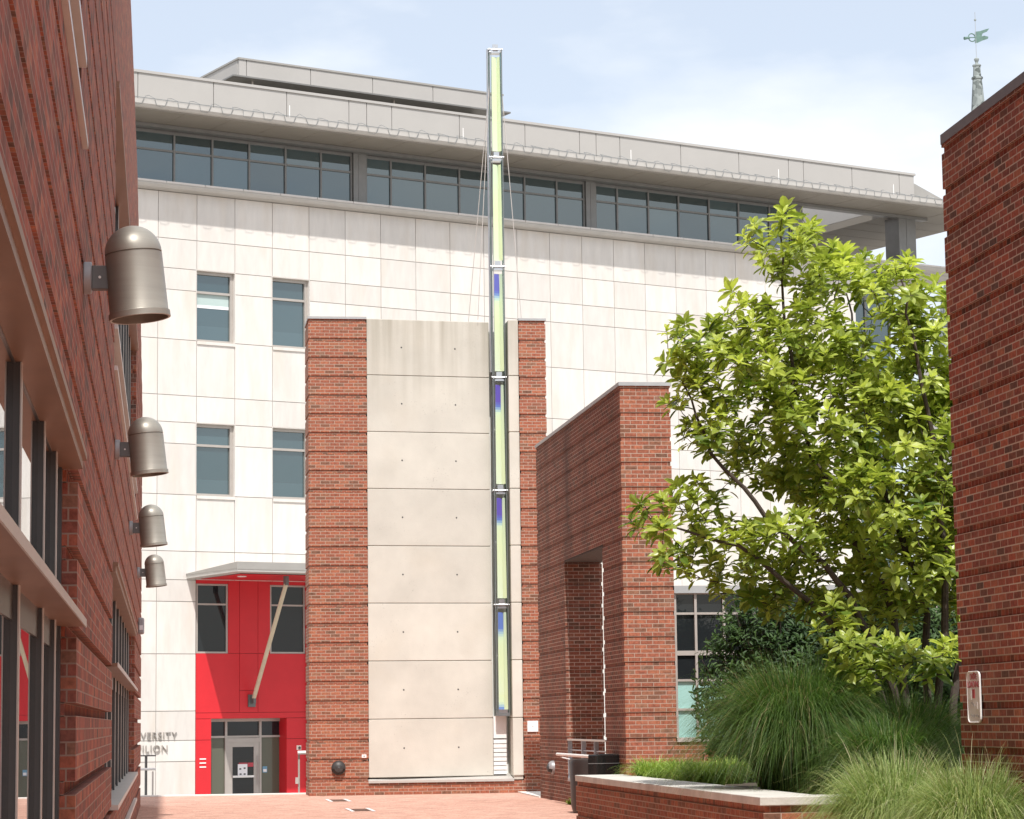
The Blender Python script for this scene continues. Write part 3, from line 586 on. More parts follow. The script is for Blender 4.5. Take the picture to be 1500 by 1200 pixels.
for k in range(n8):
    a, d = zz0+k*H, zz0+(k+1)*H
    rt.prism([(7.325, TY+.03), (7.545, TY+.03), (7.545, TY+.97), (7.325, TY+.97)], a+.009, d-.009, t=float(rng.random()))
rt.prism([(7.34, TY+.06), (7.54, TY+.06), (7.54, TY+.9), (7.34, TY+.9)], zz0-.08, zz1-.02, t=.2)
rt.build('concrete_return', 'concrete', TW, bevel=.008)
MB().raw([(4.24, TY-.03, .30), (7.33, TY-.03, .30), (7.33, TY+.97, .43), (4.24, TY+.04, .33), (4.24, TY-.03, .25), (7.33, TY-.03, .25)], [(0, 1, 2, 3), (4, 5, 1, 0)]).build('sloped_sill', 'ledge', TW)
th = []
for k in range(n8):
    for X in (5.01, 6.19):
        z = zz0+(k+.5)*H; y = yl+(yr-yl)*(X-4.255)/(6.945-4.255)
        MB().lathe([(0, 0), (.018, 0), (.018, .002), (0, .002)], T(X, y, z) @ rotx(math.pi/2), 12).build('tie_hole', 'ink', TW)
lo = MB(); lo.box(6.95, 7.32, TY+.80, TY+.97, .36, 10.0); lo.build('slot_back', 'white', TW)
lv = MB(); lv.box(6.955, 7.235, TY+.40, TY+.8, 1.15, 1.62)
for k in range(8): lv.prof([(TY+.40, .39+k*.093), (TY+.40, .46+k*.093), (TY+.44, .475+k*.093), (TY+.8, .475+k*.093), (TY+.8, .39+k*.093)], 6.955, 7.235)
lv.build('white_louvre', 'white', TW)

# ------------------------------------------------------------------ coloured glass mast in the slot
PX, PY = 7.14, TY+.28
MA = thing('glass_mast', 'tall slender mast of stacked yellow-green and blue glass panels in steel rods', 'light sculpture', (PX, PY, 1.62))
zs = [1.64, 4.01, 6.47, 8.93, 11.37, 13.80, 16.22]
rods = MB(); 
for dx, dy, rr in ((-.135, -.10, .012), (.135, -.10, .012), (-.135, .12, .014), (.135, .12, .012), (-.10, -.12, .006)):
    rods.tube([(PX+dx, PY+dy, zs[0]), (PX+dx, PY+dy, zs[-1])], rr, 10)
rods.build('steel_rods', 'steel_dark', MA, smooth=True)
MB().tube([(PX-.165, PY-.02, zs[3]+.1), (PX-.165, PY-.02, zs[-1])], .03, 12).build('side_tube', 'steel', MA, smooth=True)
for k in range(6):
    a, d = zs[k], zs[k+1]; g = MB(); n = 40
    nb = [.80, 1.0, 1.0, .92, .55, .42][k]              # blue tip strength of each stage
    for fin, (xa, ya, xb, yb, tw) in enumerate(((-.10, -.075, .075, -.02, .06), (.03, -.03, .112, -.085, .03))):
        for i in range(n):
            f0, f1 = i/n, (i+1)/n; za, zb = a+.12+(d-a-.30)*f0, a+.12+(d-a-.30)*f1
            if fin == 0: t_ = (.15 if f0 < .06 and k == 0 else 0)+(0.40*f0/.66 if f0 < .66 else .40+min(1, (f0-.66)/.16)*(nb-.40)); t_ = max(t_, .78-f0*4) if k == 0 else t_
            else: t_ = .28+.3*f0 if k < 4 else .3
            s0, s1 = tw*f0, tw*f1
            w0 = 1-.25*f0; w1 = 1-.25*f1
            p = [(PX+xa+s0*.3, PY+ya, za), (PX+xa+(xb-xa)*w0, PY+yb, za), (PX+xa+(xb-xa)*w1, PY+yb, zb), (PX+xa+s1*.3, PY+ya, zb)]
            q = [(x, y+.012, z) for x, y, z in p]
            g.raw(p+q, [(0, 1, 2, 3), (7, 6, 5, 4), (1, 5, 6, 2), (4, 0, 3, 7)], t=t_)
    g.build('glass_panel', 'dichroic', MA)
    cl = MB(); cl.box(PX-.105, PX+.105, PY-.09, PY+.09, d-.10, d-.06); cl.box(PX-.06, PX+.06, PY-.08, PY-.04, d-.06, d+.10)
    cl.tube([(PX-.16, PY-.1, d-.02), (PX+.16, PY-.1, d-.02)], .02, 8); cl.tube([(PX-.15, PY+.12, d-.02), (PX+.15, PY+.12, d-.02)], .02, 8); cl.tube([(PX-.135, PY-.12, d-.02), (PX-.135, PY+.14, d-.02)], .016, 8); cl.tube([(PX+.135, PY-.12, d-.02), (PX+.135, PY+.14, d-.02)], .016, 8)
    cl.build('clamp', 'steel', MA, smooth=True)
    sg = MB(); sg.box(PX-.128, PX-.120, PY-.10, PY+.11, a+.06, d-.08); sg.box(PX+.118, PX+.126, PY-.10, PY+.11, a+.06, d-.08); sg.build('side_glass', 'clear', MA)
cl = MB(); cl.box(PX-.14, PX+.14, PY-.12, PY+.14, zs[0]-.02, zs[0]+.05); cl.build('foot_plate', 'steel_dark', MA)
cl = MB(); cl.box(PX-.10, PX+.10, PY-.10, PY+.09, zs[0]+.05, zs[0]+.12); cl.build('foot_block', 'steel', MA)
for (x0, z0, x1) in ((PX-.13, 15.6, 6.70), (PX+.13, 15.3, 7.66), (PX-.13, 15.5, 6.55)):
    MB().tube([(x0, PY-.1, z0), (x1, PY+(.0 if x1 > 6.6 else .5), 10.18)], .008, 6).build('guy_wire', 'trim', MA)

# fittings on the tower
def eyelid(name, lab, grp, X, Y, Z, rad, facing, mdark):
    t = thing(name, lab, 'wall light', (X, Y, Z), 0, grp)
    base = T(X, Y, Z) @ Matrix.Rotation(facing, 4, 'Z') @ rotx(math.pi/2)      # local z points out of the wall
    MB().lathe([(0, 0), (rad, 0), (rad, .03), (rad*.9, .045), (0, .045)], base, 28).build('back_plate', mdark, t, smooth=True)
    pr = [(rad*math.cos(a), rad*.75*math.sin(a)) for a in [i*math.pi/2/8 for i in range(9)]]
    MB().lathe(pr, base @ T(0, 0, .03), 20, R(-12), R(192)).build('hood', mdark, t, smooth=True)
    MB().lathe([(rad*.75, .05), (rad*.6, .12), (.0, .15)], base, 20).build('lens', 'ink', t, smooth=True)
eyelid('bulkhead_light', 'round dark hooded wall light low on the brick pier left of the concrete slab', 'hooded lights low on the brick', 3.61, TY-.002, .58, .15, 0, 'lamp_dark')
t = thing('plaque', 'small square white plaque on the brick pier right of the concrete slab', 'plaque', (7.745, TY, 1.4))
MB().box(7.63, 7.86, TY-.025, TY-.001, 1.28, 1.51).build('plate', 'plaque', t, bevel=.004)
mk = MB(); mk.box(7.735, 7.755, TY-.028, TY-.0255, 1.385, 1.405); mk.build('emblem', 'lamp_grey', t)
t = thing('outlet_cover', 'tiny white outlet cover on the brick beside the concrete slab', 'outlet', (4.15, TY, .81))
MB().box(4.10, 4.20, TY-.03, TY-.001, .78, .85).build('cover', 'white', t, bevel=.005); MB().box(4.135, 4.165, TY-.033, TY-.0305, .80, .83).build('socket', 'lamp_grey', t)

# ------------------------------------------------------------------ brick portal wall (runs in Y) and low glazed link
WX = 7.35
PW = thing('portal_wall', 'weathered brick wall end with tall open doorway through its side, beside the tree', 'wall', (WX+.4, 44, 0))
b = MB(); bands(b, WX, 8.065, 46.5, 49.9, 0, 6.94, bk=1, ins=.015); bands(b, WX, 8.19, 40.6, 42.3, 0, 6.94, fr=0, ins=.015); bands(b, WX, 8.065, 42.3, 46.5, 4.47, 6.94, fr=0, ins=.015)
b.build('brick_wall', 'brick_old_shaded', PW)
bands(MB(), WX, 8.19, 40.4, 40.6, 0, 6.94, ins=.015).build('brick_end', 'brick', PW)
MB().box(WX-.02, 8.21, 40.38, 49.92, 6.94, 7.0).build('coping', 'cap', PW)
MB().box(WX+.01, 8.05, 42.3, 46.5, 4.43, 4.468).build('lintel', 'bark', PW)
MB().box(WX-.03, 8.02, 42.32, 46.48, 0, .40).build('threshold', 'brick_old_shaded', PW)
eyelid('bulkhead_light', 'small grey hooded wall light low on the side of the brick portal wall', 'hooded lights low on the brick', WX+.0, 48.1, .62, .13, -math.pi/2, 'lamp_grey')
t = thing('railing', 'blue-grey metal guard railing across the brick portal opening', 'railing', (7.42, 44.4, .4))
MB().box(7.36, 7.46, 42.4, 46.6, .40, .46).build('base_rail', 'rail', t)
for y in (46.5, 44.95, 43.6, 42.4): MB().box(7.37, 7.45, y-.02, y+.02, .46, 1.14).build('post', 'rail', t)
rl = MB()
for z in (.60, .78, .97): rl.tube([(7.41, 42.4, z), (7.41, 46.5, z)], .012, 6)
rl.build('middle_rails', 'rail', t); MB().box(7.36, 7.46, 42.38, 46.55, 1.14, 1.17).build('top_rail', 'trim', t)
hr = MB(); hr.tube([(7.2, 46.7, .89), (7.2, 42.6, .89)], .028, 10); hr.tube([(7.2, 46.3, .84), (7.37, 46.3, .80)], .012, 6); hr.build('hand_grip', 'white', t, smooth=True)

LK = thing('glazed_link', 'low brick and glass link with grey window frame and teal frosted lower panes', 'building', (10.5, 40.5, 0))
b = MB(); bands(b, 8.19, 13.5, 40.4, 40.75, 0, 1.14, l=0); b.build('brick_base', 'brick', LK)
MB().box(8.19, 13.5, 40.37, 40.7, 1.14, 1.21).build('sill', 'trim', LK)
fm = MB(); xs = [8.19+.02, 8.55, 9.02, 9.9, 10.8, 11.7, 12.6, 13.45]; zr = [1.21, 1.66, 2.13, 2.57, 3.21, 3.54]
for x in xs: fm.box(x-.02, x+.02, 40.44, 40.54, 1.21, 3.54)
for z in zr[1:]: fm.box(8.19, 13.5, 40.45, 40.53, z-.018-(.02 if z == 2.57 else 0), z+.018+(.02 if z == 2.57 else 0))
wn = fm.build('window', 'frame', LK)
MB().box(8.19, 13.5, 40.49, 40.50, 2.13, 3.54).build('pane', 'glass_dark', wn); MB().box(8.19, 13.5, 40.49, 40.50, 1.21, 2.13).build('frosted_pane', 'frost', wn)
MB().box(8.19, 13.5, 40.38, 43.0, 3.54, 3.66).build('roof', 'cap', LK); MB().box(8.19, 13.5, 42.9, 43.0, 0, 3.54).build('rear_wall', 'backing', LK); MB().box(13.4, 13.5, 40.75, 42.9, 0, 3.54).build('end_wall', 'backing', LK)

# litter bin at the far end of the planter
t = thing('litter_bin', 'tall dark litter bin with glossy black curved hood behind the planter corner', 'bin', (7.05, 41.2, 0))
MB().lathe([(0, .0), (.36, .0), (.38, .04), (.40, .12), (.42, .82), (.40, .87), (.36, .88), (.34, .80), (0, .80)], T(7.0, 41.35, 0) , 32).build('drum', 'bin', t, smooth=True)
MB().lathe([(.42, .30), (.445, .30), (.445, .93), (.42, .95), (.40, .93), (.42, .3)], T(7.03, 41.33, 0), 28, R(-118), R(75)).build('hood', 'bin_gloss', t, smooth=True)
MB().lathe([(.447, .80), (.452, .80), (.452, .812), (.447, .812)], T(7.03, 41.33, 0), 28, R(-118), R(75)).build('trim_band', 'steel_dark', t)

# ------------------------------------------------------------------ planter
PL = thing('planter', 'low red brick planter wall with pale stone coping at the plaza edge', 'planter', (6, 29, 0))
px0 = 5.62; py0, py1 = 23.68, 34.8
b = MB(); bands(b, px0, px0+.3, py0, py1, 0, .68, rr=0, bk=1, phase=-2*RH); bands(b, px0+.3, 7.7, py0, py0+.3, 0, .68, l=0, rr=0, phase=-2*RH); b.box(px0+.3, 12.5, py1-.3, py1, 0, .40)
b.build('brick_wall', 'brick', PL)
cp = MB(); k = py0-.04
while k < py1-.3:
    e = min(k+1.22, py1+.03); cp.box(px0-.04, px0+.62, k+.003+(.0 if k > py0 else 0), e-.003, .68, .76); k = e
cp.box(px0+.622, 7.7, py0-.04, py0+.5, .68, .76)
cp.build('coping', 'coping', PL, bevel=.006)
MB().box(px0+.3, 12.5, py0+.3, py1-.3, 0, .62).build('soil_bed', 'soil', PL)

# ------------------------------------------------------------------ right-hand brick wall and its sign
RW = thing('right_brick_wall', 'near brick wall on the right with dark metal coping', 'wall', (WX+.5, 16, 0))
RW.name = 'brick_wall'
b = MB(); bands(b, WX, WX+1.3, -8, 22.95, 0, 6.94, bk=1, fr=0); b.build('wall_body', 'brick_right', RW)
MB().box(WX-.006, WX+1.31, -8, 22.956, 6.94, 7.035).build('coping', 'cap_dark', RW)
t = thing('wall_sign', 'small battered white metal sign with red lettering on the right brick wall', 'sign', (WX-.02, 22.46, 1.67))
sp = MB(); s0, s1, q0, q1 = 22.285, 22.645, 1.44, 1.90; rr = .05
poly = []
for cx, cy, a0 in ((s1-rr, q1-rr, 0), (s0+rr, q1-rr, 90), (s0+rr, q0+rr, 180), (s1-rr, q0+rr, 270)):
    for i in range(5):
        a = R(a0+i*22.5); poly.append((cx+rr*math.cos(a), cy+rr*math.sin(a)))
sp.prof(poly, WX-.022, WX-.012); sp.build('sign_plate', 'plaque', t)
rm = MB(); rm.tube([(WX-.024, y, z) for y, z in poly+[poly[0]]], .006, 6, False); rm.build('rim', 'white', t)
Mt = Matrix(((0, 0, -1, WX-.026), (-1, 0, 0, 22.46), (0, 1, 0, 0), (0, 0, 0, 1)))
loc0 = Matrix.Translation(-Vector(t.location))
text('DRIVE', .075, .001, 'lettering', 'sign_red', t, loc0 @ T(0, 0, 1.852) @ Mt, 1.0)
text('LOADING', .082, .001, 'lettering', 'sign_red', t, loc0 @ T(0, 0, 1.782) @ Mt, .98)
sm = MB(); sm.box(WX-.027, WX-.0225, 22.44, 22.50, 1.66, 1.74); sm.build('slot', 'sign_red', t); MB().box(WX-.027, WX-.0225, 22.425, 22.46, 1.878, 1.892).build('slot', 'sign_red', t)
sm = MB(); sm.box(WX-.027, WX-.0225, 22.53, 22.62, 1.645, 1.75); sm.build('paint_patch', 'white', t); MB().box(WX-.027, WX-.0225, 22.36, 22.42, 1.56, 1.62).build('paint_patch', 'white', t)
sm = MB()
for k in range(6): sm.box(WX-.026, WX-.0225, 22.34+k*.042, 22.36+k*.042, 1.485+.008*(k % 3), 1.505+.006*(k % 2))
for k in range(3): sm.box(WX-.026, WX-.0225, 22.46+.03*k, 22.475+.03*k, 1.585+.012*k, 1.60+.012*k)
sm.build('faded_marks', 'lamp_grey', t)

# ------------------------------------------------------------------ left brick building
LX = -.46
def setback(z):
    return float(np.interp(z, [0, 7.6, 9.6, 11.9, 13.8, 15.7, 18.5], [0, 0, .05, .115, .19, .28, .31]))
LB = thing('brick_building', 'long brick building in shade on the left with tall windows and wall lamps', 'building', (-3, 25, 0))
Y0, Y1, ZT = -8, 49.0, 19.2
op = [(-2, 13.4), (22.4, 38.6)]
segs = [(-8, -2, 0), (13.4, 22.4, 0), (38.6, Y1, 0)]
b = MB()
for a, c, _ in segs: bands(b, -2.5, LX, a, c, 0, ZT, l=0, fr=0, bk=1 if c == Y1 else 0, xshift=setback, ins=.06)
for a, c in op:
    bands(b, -2.5, LX, a, c, 0, .78, l=0, fr=0, xshift=setback, ins=.06); bands(b, -2.5, LX, a, c, 2.90, 4.62, l=0, fr=0, xshift=setback, ins=.06); bands(b, -2.5, LX, a, c, 7.25, ZT, l=0, fr=0, xshift=setback, ins=.06)
b.build('brick_wall', 'brick_left', LB)
MB().box(-2.45, -.8, -8, Y1-.1, 0, ZT-.1).build('inner_wall', 'interior_dark', LB)
for wi, (a, c) in enumerate(op):
    step = 1.2
    for z0, z1, mid in ((.78, 2.90, 2.05), (5.05, 7.25, None)):
        fm = MB(); xo = LX-.09
        fm.box(xo-.06, xo+.010, c-.09, c-.002, z0, z1)
        fm.box(xo-.06, xo-.005, a, c-.09, z1-.06, z1); fm.box(xo-.06, xo-.005, a, c-.09, z0, z0+.06)
        if mid: fm.box(xo-.06, xo-.005, a, c-.09, mid-.16, mid-.02)
        wo_ = fm.build('window', 'dark_frame', LB)
        MB().box(xo-.03, xo-.012, a, c-.09, z0+.05, z1-.05).build('pane', 'glass_mirror', wo_)
        for y in ([12.55, 11.3, 9.45, 7.85, 6.3, 4.7] if wi == 0 else [37.2-1.9*q for q in range(8)]):
            mu_ = MB(); mu_.box(xo-.03, xo+.013, y-.03, y+.03, z0+.01, z1-.01); mu_.use(1); mu_.box(xo+.013, xo+.019, y-.034, y+.034, z0+.01, z1-.01); mu_.build('mullion', ('dark_frame', 'trim'), wo_)
        if mid:
            hd = MB(); hd.box(xo-.02, LX+.025, a, c, z1-.055, z1-.002); hd.box(LX+.0, LX+.045, a, c+.06, z1-.005, z1+.03); hd.build('head_soffit', 'tan_metal', wo_)
            ml = MB(); ml.prof([(a, mid-.03), (c+.0, mid-.03), (c, mid), (a, mid)], xo-.05, LX+.045); ml.build('mid_ledge', 'tan_metal', wo_)
            me_ = MB(); me_.box(LX+.045, LX+.052, a, c, mid-.035, mid+.006); me_.build('ledge_edge', 'trim', wo_)
            sl_ = MB(); sl_.box(xo-.05, LX+.06, a, c-.002, z0-.0, z0+.045); sl_.box(LX+.002, LX+.05, a, c-.002, z0-.38, z0-.34); sl_.build('sill', 'trim', wo_)
        else:
            sl_ = MB(); sl_.box(LX-.09, LX+.03, a, c-.03, z0-.05, z0+.0); sl_.box(LX-.02, LX+.03, a, c+.3, z0-.42, z0-.38); sl_.build('sill', 'trim', wo_)
            MB().box(LX-.13, LX-.085, a, c, z0-.43, z0-.05).build('apron', 'tan_metal', wo_)
            hd = MB(); hd.box(xo-.02, LX+.03, a, c, z1-.06, z1-.003); hd.build('head_soffit', 'tan_metal', wo_)
MB().box(-2.5, -.80, -8, Y1, ZT, ZT+.05).build('coping', 'cap', LB)

labs = ['nearest and largest of the grey domed wall lamps on the left brick building',
        'second nearest grey domed wall lamp on the left brick building',
        'third grey domed wall lamp along the left brick building',
        'farthest and smallest grey domed wall lamp on the left brick building']
ly, lz = 14.0, 3.97
WL = thing('wall_lamp', labs[0], 'wall lamp', (LX, ly, lz), 0, 'domed lamps along the left building')
def wb(mb, n, mt, **k): return mb.build(n, mt, WL, world=False, **k)
wb(MB().lathe([(0, 0), (.085, 0), (.09, .006), (.09, .040), (.085, .046), (0, .046)], Matrix.Rotation(math.pi/2, 4, 'Y'), 32), 'mount_plate', 'lamp_grey', smooth=True)
ar = MB(); ar.box(.046, .20, -.035, .035, -.066, .066); arm = wb(ar, 'arm', 'bronze_dark', bevel=.004)
MB().lathe([(0, 0), (.008, 0), (.008, .004), (0, .004)], T(.09, -.035, 0) @ rotx(math.pi/2), 10).build('screw', 'white', arm, world=False)
sh = T(.295, 0, -.072) @ Matrix.Rotation(R(-6.0), 4, 'Y')
ra = .158; prof = [(.0, .215+ra*.98)]
for i in range(1, 11):
    a = math.pi/2*(1-i/10); prof.append((ra*math.cos(a), .215+ra*.98*math.sin(a)))
prof += [(ra, .214), (ra-.007, .211), (ra-.007, .206), (ra, .205), (ra+.004, -.118), (ra+.005, -.12), (ra+.012, -.122), (ra+.013, -.155), (ra+.006, -.157), (ra-.002, -.155), (ra-.01, .05)]
shade = wb(MB().lathe(prof, sh, 48), 'shade', 'bronze', smooth=True)
MB().lathe([(ra-.004, -.08), (0, -.06)], sh, 32).build('baffle', 'ink', shade, world=False)
for k in range(1, 4):
    c = copy_tree(WL); c.location = (LX, [14.0, 22.85, 32.0, 41.4][k], lz); c['label'] = labs[k]
t = thing('alarm_box', 'small grey alarm box fixed near the far corner of the left building', 'alarm box', (LX, 43.5, 3.2))
MB().box(LX-.01, LX+.10, 43.42, 43.6, 3.05, 3.33).build('case', 'lamp_grey', t, bevel=.03); MB().box(LX+.02, LX+.08, 43.41, 43.42, 3.12, 3.2).build('face_plate', 'paper', t)

# ------------------------------------------------------------------ church steeple far behind
SX, SY = 47.6, 141.3
CH = thing('church_steeple', 'thin grey lead spire with green swallow-tailed weathervane rising behind the right wall', 'steeple', (SX, SY, -1.1))
MB().box(SX-3, SX+3, SY-3, SY+3, -1.1, 22).build('tower', 'stone', CH)
def octa(prof, name, mat, par): return MB().lathe(prof, T(SX, SY, 0) @ Matrix.Rotation(R(22.5), 4, 'Z'), 8).build(name, mat, par)
octa([(3.3, 22), (.46, 36.6), (.275, 39.02)], 'spire', 'lead', CH)
octa([(.30, 38.98), (.34, 39.02), (.34, 39.12), (.24, 39.18), (.21, 39.75), (.26, 39.80), (.26, 39.87), (.10, 39.92), (.08, 40.02), (.15, 40.18), (.15, 40.25), (0, 40.35)], 'finial', 'lead', CH)
MB().tube([(SX, SY, 40.2), (SX, SY, 43.1)], .022, 6).build('vane_rod', 'steel', CH)
MB().lathe([(0, -.09), (.07, -.04), (.07, .04), (0, .09)], T(SX, SY, 42.62), 10).build('ball', 'lead', CH)
vn = MB(); d = Vector((.94, .25, .0)).normalized()
def vp(a, z): return (SX+d.x*a, SY+d.y*a, z)
def plate(pts):
    n = len(pts); v = [vp(a, z) for a, z in pts]; v2 = [(x-d.y*.04, y+d.x*.04, z) for x, y, z in v]
    vn.raw(v+v2, [tuple(range(n)), tuple(range(n, 2*n))[::-1]]+[(i, (i+1) % n, n+(i+1) % n, n+i) for i in range(n)])
plate([(-.05, 41.2), (.15, 41.25), (.5, 41.42), (.85, 41.55), (.9, 41.68), (.6, 41.72), (.42, 41.66), (.5, 41.85), (.8, 41.98), (.98, 42.2), (.7, 42.12), (.35, 41.98), (-.02, 41.9)])
ring = [(-.27+.24*math.cos(a), 41.52+.24*math.sin(a)) for a in [i*2*math.pi/16 for i in range(17)]]
vn.tube([vp(a, z) for a, z in ring], .035, 6, False); vn.tube([vp(-.8, 41.42), vp(-.4, 41.5)], [.10, .05], 6); vn.tube([vp(-.5, 41.5), vp(0, 41.55)], .03, 6)
vn.build('weathervane', 'copper', CH)

# ------------------------------------------------------------------ vegetation
def leaf(mb, base, d, up, ln, wd, t, droop=.25):
    d = d.normalized(); side = d.cross(up)
    if side.length < 1e-4: side = d.orthogonal()
    side.normalize(); nrm = side.cross(d).normalized(); V = [base]
    for fr, ww in ((.28, .72), (.58, 1.0), (.84, .6)):
        c = base+d*ln*fr-nrm*ln*droop*fr*fr
        V += [c+side*wd*ww*.5+nrm*wd*.16, c, c-side*wd*ww*.5+nrm*wd*.16]
    V.append(base+d*ln-nrm*ln*droop)
    mb.raw(V, [(0, 2, 1), (0, 3, 2), (1, 2, 5, 4), (2, 3, 6, 5), (4, 5, 8, 7), (5, 6, 9, 8), (7, 8, 10), (8, 9, 10)], t=t)
def rv(s=1.0): return Vector(rng.normal(0, s, 3))
def ray(x, y, Y):                                   # a point of the place measured from the photograph at depth Y
    dd = f+r2*((x-750)/3700)-u2*((y-600)/3700); return Vector((0, 0, 1.5))+dd*(Y/dd.y)
def build_tree():
    cx, cy = 8.35, 27.6; t = thing('magnolia_tree', 'multi-stemmed magnolia tree with glossy light green leaves in the planter', 'tree', (cx, cy, .66))
    YT = 27.6
    stems = [[(1335, 1090), (1310, 900), (1240, 760), (1180, 640), (1150, 480), (1143, 340)],
             [(1345, 1090), (1290, 960), (1230, 850), (1130, 760), (1040, 660), (1000, 560)],
             [(1350, 1090), (1360, 900), (1290, 700), (1260, 560), (1240, 430)],
             [(1365, 1090), (1385, 850), (1375, 680), (1340, 520), (1320, 410)],
             [(1340, 1090), (1280, 990), (1190, 880), (1080, 800), (980, 770)],
             [(1375, 1090), (1420, 900), (1450, 700), (1440, 520), (1400, 430)]]
    dep = [0, -.5, .8, -.4, -.6, .5]
    wood = MB(); nodes = []
    for s_, (st, dp) in enumerate(zip(stems, dep)):
        pts = []
        for i, (x, y) in enumerate(st):
            p = ray(x, y, YT+dp*min(1, i/3)); pts.append(p)
        pts[0].z = .62
        fine = []
        for a, b_ in zip(pts[:-1], pts[1:]):
            for q in range(4): fine.append(a.lerp(b_, q/4)+rv(.018))
        fine.append(pts[-1]); n = len(fine)
        wood.tube(fine, [.046*(1-i/n)**.9+.006 for i in range(n)], 8); nodes += fine[3:]
    lobes = [(1140, 350, 55, 48, 0), (1185, 395, 60, 40, .3), (1235, 400, 50, 45, .6), (1310, 425, 55, 50, 0), (1380, 470, 60, 60, .3), (1015, 488, 45, 26, -.3), (1085, 470, 60, 50, 0),
             (1085, 540, 80, 40, -.4), (1180, 490, 75, 55, 0), (1290, 510, 85, 65, 0), (1000, 555, 40, 45, -.2), (1045, 620, 50, 45, -.3), (1120, 610, 80, 45, 0), (1210, 600, 85, 65, -.4), (1330, 620, 85, 80, -.3),
             (1110, 680, 60, 35, .3), (1200, 700, 80, 50, .2), (1300, 720, 95, 75, -.6), (1385, 640, 45, 120, .3), (950, 762, 30, 30, -.6), (1010, 735, 45, 35, -.3), (985, 825, 40, 26, -.5), (1060, 790, 60, 40, 0),
             (1100, 845, 70, 34, .3), (1150, 790, 60, 40, -.6), (1215, 815, 80, 55, .2), (1330, 830, 80, 70, 0), (1390, 800, 40, 90, .4), (1260, 955, 60, 32, -1.1), (1330, 965, 50, 34, -1.1), (1215, 900, 45, 34, -.5), (1378, 958, 28, 24, -1.0),
             (1170, 880, 60, 30, .5), (1290, 890, 60, 30, .4), (1250, 1000, 35, 20, -.6), (1450, 560, 90, 90, .2), (1470, 720, 90, 90, 0), (1450, 440, 60, 50, .4), (1470, 860, 80, 70, .2), (1300, 600, 90, 70, 1.4), (1230, 720, 90, 70, 1.4), (1140, 520, 70, 60, 1.2), (1350, 760, 80, 80, 1.4)]
    tips = []
    for (x, y, rx, ry, dz) in lobes:
        k = max(10, int(rx*ry/92))
        for _ in range(k):
            while True:
                a = rng.uniform(-1, 1, 3)
                if a@a < 1: break
            a = a/max((a@a)**.5, 1e-3)*((a@a)**.5)**.6
            tips.append(ray(x+a[0]*rx, y+a[1]*ry, YT+dz+a[2]*.75))
    base = Vector((cx, cy, 1.2)); tips.sort(key=lambda p: (p-base).length)
    lv = MB(); NP = [list(n) for n in nodes]
    for p in tips:
        A = np.array(NP); dd = A-np.array(p); dist = (dd**2).sum(1)**.5+np.maximum(0, dd[:, 2]+.05)*1.5
        q = Vector(NP[int(dist.argmin())]); L_ = (p-q).length
        if L_ > .05:
            mid = q.lerp(p, .5)+Vector((0, 0, -.08*L_))+rv(.05*L_); pts = [q, q.lerp(mid, .55)+rv(.02*L_), mid, mid.lerp(p, .55)+Vector((0, 0, .01)), p]
            r0 = min(.018, .005+.007*L_); wood.tube(pts, [r0, r0*.85, r0*.7, r0*.5, .003], 5, False); NP += [list(x_) for x_ in pts[2:]]
            d = (p-mid).normalized()
        else: d = rv().normalized()
        outw = Vector((p.x-cx, p.y-cy, 0)); outw = outw.normalized() if outw.length > .1 else Vector((0, 0, 1))
        ax = (d*.6+Vector((0, 0, .9))+outw*.3+rv(.25)).normalized()
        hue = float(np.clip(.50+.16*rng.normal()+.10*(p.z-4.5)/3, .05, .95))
        wsz = rng.uniform(.72, 1.12)
        for tier, (nl, el, off, sz) in enumerate(((4, .95, 0, .75), (6, .3, -.035, 1.0), (3, -.15, -.10, 1.0))):
            a0 = rng.uniform(0, 6.28); e1 = ax.orthogonal().normalized(); e2 = ax.cross(e1)
            for k in range(nl):
                a = a0+k*6.283/nl+rng.normal(0, .25); dr = (e1*math.cos(a)+e2*math.sin(a))*math.cos(el)+ax*math.sin(el)+rv(.12)
                ln = .185*sz*wsz*rng.uniform(.7, 1.15)
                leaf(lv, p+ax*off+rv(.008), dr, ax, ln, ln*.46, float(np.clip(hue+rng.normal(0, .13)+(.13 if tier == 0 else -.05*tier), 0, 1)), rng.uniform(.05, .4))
    wood.build('trunk', 'bark', t, smooth=True); lv.build('crown', 'leaf', t)
build_tree()

def build_shrub(name, lab, c, rad, n, lm, seed_h):
    t = thing(name, lab, 'shrub', c); C = Vector(c); wood = MB(); lv = MB()
    for k in range(n):
        a = Vector(rng.normal(0, 1, 3)); a.normalize(); a *= rng.uniform(.45, 1)**.5
        lump = 1+.16*math.sin(5*a.x+seed_h)*math.sin(4*a.z+1)+.1*math.sin(9*a.y+3*a.x)
        p = C+Vector((a.x*rad[0]*lump, a.y*rad[1]*lump, rad[2]*(1+a.z*lump)))
        ax = (Vector((a.x, a.y, a.z*.6+.5))+rv(.3)).normalized()
        if k % 5 == 0:
            b0 = C+Vector((a.x*.15, a.y*.15, 0)); wood.tube([b0, b0.lerp(p, .5)+Vector((0, 0, .12)), p], [.02, .01, .004], 5, False)
        hue = float(np.clip(.5+.22*rng.normal(), 0, 1)); e1 = ax.orthogonal().normalized(); e2 = ax.cross(e1)
        for q in range(7):
            an = rng.uniform(0, 6.28); el = rng.uniform(-.1, 1.0); dr = (e1*math.cos(an)+e2*math.sin(an))*math.cos(el)+ax*math.sin(el)
            leaf(lv, p+rv(.04), dr, ax, rng.uniform(.08, .14), .036, float(np.clip(hue+rng.normal(0, .15), 0, 1)), rng.uniform(.05, .4))
    wood.build('stems', 'bark', t); lv.build('foliage', lm, t)
